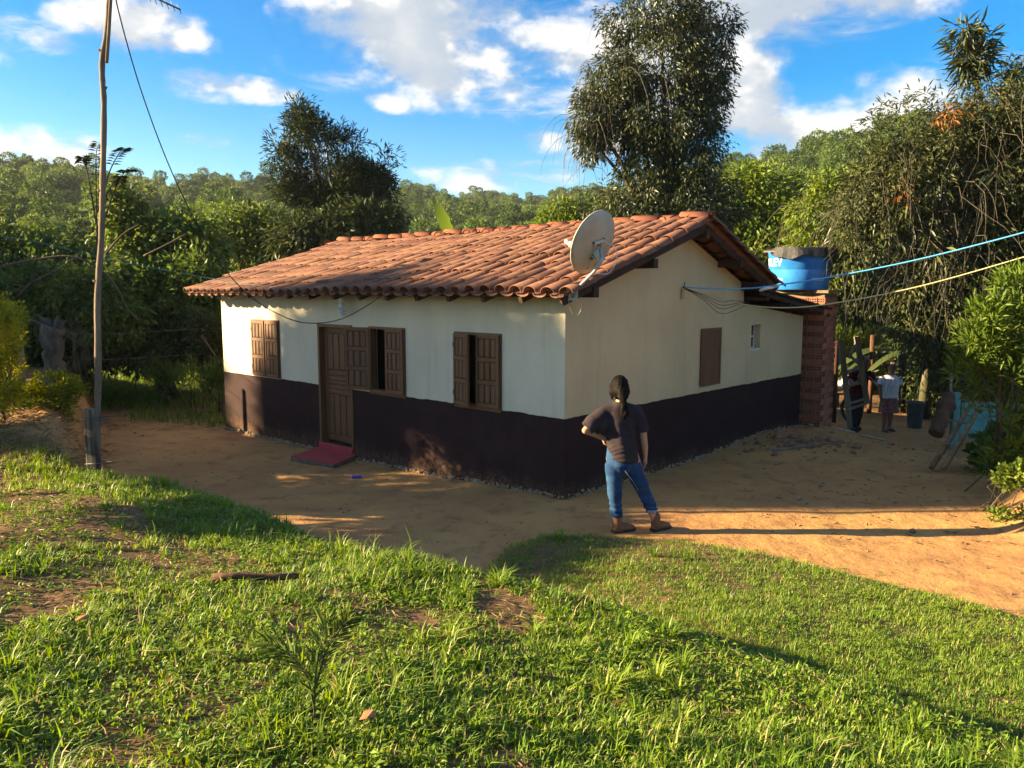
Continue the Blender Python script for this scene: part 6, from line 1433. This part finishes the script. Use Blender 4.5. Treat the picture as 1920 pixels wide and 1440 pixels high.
remesh(mb, 'body', .010, M['skin_brown'], wb, 3); face_parts(wb, hc, 1.05, (.08, -1, -.25))
mb = MB(); mb.loft([((0, 0, .665), .168, .128), ((0, -.005, .75), .160, .122), ((0, -.012, .92), .172, .128), ((0, 0, 1.03), .175, .11), ((0, .01, 1.10), .13, .085), ((0, .01, 1.13), .075, .065)], 24)
for s_ in (-1, 1): mb.tube([(.15 * s_, .01, 1.07), (.195 * s_, .005, .99), (.212 * s_, 0, .935)], [.06, .064, .062], 14)
remesh(mb, 't_shirt', .011, M['tee_white'], wb, 3, folds(.9, 14, 3))
mb = MB(); mb.loft([((0, 0, .385), .195, .16), ((0, 0, .50), .19, .15), ((0, 0, .62), .175, .135), ((0, 0, .70), .155, .115)], 24); remesh(mb, 'skirt', .011, M['skirt'], wb, 3, lambda c: folds(1.2, 14, 8)(c) + .010 * np.sin(np.arctan2(c[:, 1], c[:, 0]) * 11) * np.clip((.68 - c[:, 2]) / .3, 0, 1))
mb = MB(); mb.ellipsoid((0, .0, 1.318), (.090, .10, .085), 18, 12); mb.ellipsoid((0, .065, 1.27), (.082, .05, .085), 14, 10); mb.ellipsoid((0, .10, 1.25), (.05, .045, .05), 12, 8); remesh(mb, 'hair', .010, M['hair'], wb, 2, lambda c: .003 * np.sin(c[:, 0] * 150))
for s_, sw in ((-1, -.05), (1, .04)):
    q = MB(); q.tube([(.085 * s_, .075 + sw, .004), (.092 * s_, 0 + sw, .004), (.096 * s_, -.12 + sw, .004)], [.036, .042, .036], 10, squash=(1, .25)); q.build('sandal', M['rubber'], wb)
    MB().tube([(.05 * s_, -.03 + sw, .02), (.09 * s_, -.05 + sw, .066), (.13 * s_, -.03 + sw, .02)], .007, 6).build('sandal_strap', M['rubber'], wb)

# ---- man carrying a wooden frame
C0 = px_root(1603, 808, 15.6); k = (at(1622, 668, C0.y).z - C0.z) / 1.5
wc = empty('person', C0, R(4)); wc.scale = (k, k, k); tag(wc, 'person in a dark red t-shirt carrying the tall wooden frame', 'person')
mb = MB(); hc = (.16, .06, 1.385); head_mesh(mb, hc, 1.05, (.3, -1, -.1)); mb.tube([(.15, .09, 1.31), (.12, .10, 1.21)], [.055, .065], 12, round_caps=True)
mb.tube([(-.05, .10, 1.15), (.11, .10, 1.17), (.27, .11, 1.15)], [.04, .055, .04], 12, round_caps=True); mb.loft([((.03, .06, .72), .15, .11), ((.06, .08, .92), .145, .105), ((.10, .10, 1.08), .165, .105), ((.11, .10, 1.18), .14, .08)], 18)
mb.tube([(-.07, .09, 1.16), (-.15, .0, 1.03), (-.13, -.10, .95)], [.05, .044, .04], 12, round_caps=True); mb.tube([(-.13, -.10, .95), (-.08, -.17, 1.0), (-.065, -.20, 1.04)], [.04, .034, .027], 12, round_caps=True)
hand(mb, (-.065, -.20, 1.04), (-.3, -.25, .7), (.2, .9, .3), .8, 1.0, -1)
mb.tube([(.29, .10, 1.16), (.35, .03, 1.01), (.31, -.09, .93)], [.05, .044, .04], 12, round_caps=True); mb.tube([(.31, -.09, .93), (.25, -.15, .97), (.215, -.18, 1.0)], [.04, .034, .027], 12, round_caps=True)
hand(mb, (.215, -.18, 1.0), (-.35, -.2, .6), (.2, .9, .3), .8, 1.0, 1)
mb.tube([(-.03, .05, .74), (-.06, -.03, .44), (-.05, -.02, .09)], [.085, .06, .042], 12, round_caps=True); mb.tube([(.09, .06, .74), (.11, .08, .42), (.09, .16, .09)], [.085, .06, .042], 12, round_caps=True)
remesh(mb, 'body', .010, M['skin_brown'], wc, 3); face_parts(wc, hc, 1.05, (.3, -1, -.1))
mb = MB(); mb.loft([((.03, .06, .70), .165, .128), ((.05, .07, .85), .162, .122), ((.09, .095, 1.05), .185, .122), ((.11, .10, 1.16), .175, .10), ((.12, .10, 1.23), .08, .07)], 24); mb.tube([(-.03, .10, 1.17), (-.11, .05, 1.08), (-.15, .01, 1.03)], [.062, .066, .062], 14); mb.tube([(.25, .10, 1.17), (.32, .06, 1.08), (.345, .03, 1.02)], [.062, .066, .062], 14)
sh = remesh(mb, 't_shirt', .011, M['tee_red'], wc, 3, folds(.9, 14, 5))
mb = MB(); mb.loft([((.03, .06, .64), .155, .12), ((.03, .06, .76), .155, .118)], 20); mb.tube([(-.035, .05, .70), (-.065, -.03, .42), (-.055, -.02, .06)], [.098, .08, .066], 14); mb.tube([(.09, .06, .70), (.115, .08, .42), (.095, .16, .06)], [.098, .08, .066], 14); remesh(mb, 'trousers', .011, M['trousers'], wc, 3, folds(1, 13, 7))
mb = MB(); mb.ellipsoid((.158, .075, 1.425), (.088, .10, .078), 16, 10); remesh(mb, 'hair', .011, M['hair'], wc, 2)
for (x, y) in ((-.055, -.02), (.095, .16)):
    q = MB(); q.tube([(x, y + .04, .04), (x, y - .05, .045), (x + .01, y - .15, .035)], [.045, .05, .04], 12, round_caps=True); remesh(q, 'shoe', .011, M['rubber'], wc, 2)
cu = bpy.data.curves.new('t', 'FONT'); cu.body = 'TEM'; cu.size = .06; cu.extrude = .001; to = bpy.data.objects.new('t', cu); COL.objects.link(to); dg = bpy.context.evaluated_depsgraph_get(); me = bpy.data.meshes.new_from_object(to.evaluated_get(dg)); bpy.data.objects.remove(to)
o = link_mesh('lettering', me, M['white_paint'], wc); o.location = (.02, -.052, 1.06); o.rotation_euler = (R(90), 0, 0)
# the frame he carries: two rails, three rungs, crossed braces at the top
F0 = Vector((at(1600, 790, C0.y - .3).x, C0.y - .3, 0)); fr = empty('wooden_frame', F0); tag(fr, 'tall grey ladder-like wooden frame carried upright', 'frame')
def fp(x, y, dy=0): return at(x, y, F0.y + dy) - F0
for a, b in ((fp(1577, 637), fp(1594, 803)), (fp(1606, 631, .05), fp(1626, 757, .05))): MB().bar(a, b, .10, .055, up=(0, 1, 0), jit=.06).build('rail', M['grey_wood'], fr)
for a, b in ((fp(1584, 697, .05), fp(1616, 690, .09)), (fp(1587, 725, .05), fp(1620, 717, .09)), (fp(1588, 758, .05), fp(1622, 748, .09)), (fp(1590, 768, -.05), fp(1626, 756, -.02))): MB().bar(a, b, .045, .05, up=(0, 1, 0), jit=.1).build('rung', M['grey_wood'], fr)
for a, b in ((fp(1578, 652, -.04), fp(1612, 684, -.04)), (fp(1592, 672, .1), fp(1607, 640, .1))): MB().bar(a, b, .05, .03, up=(0, 1, 0)).build('brace', M['grey_wood'], fr)

# ------------------------------------------------------------------ evening air
M['haze'] = bpy.data.materials.new('haze'); M['haze'].use_nodes = True
_nt = M['haze'].node_tree; _nt.nodes.clear()
_v = _nt.nodes.new('ShaderNodeVolumePrincipled'); _v.inputs['Color'].default_value = (.86, .92, 1, 1); _v.inputs['Density'].default_value = .00018; _v.inputs['Anisotropy'].default_value = .3
_nt.links.new(_v.outputs[0], _nt.nodes.new('ShaderNodeOutputMaterial').inputs['Volume'])
hz = MB().box((-450, -450, -3), (450, 450, 75)).build('haze', M['haze']); tag(hz, 'thin evening haze over the valley', 'haze', None, 'stuff')
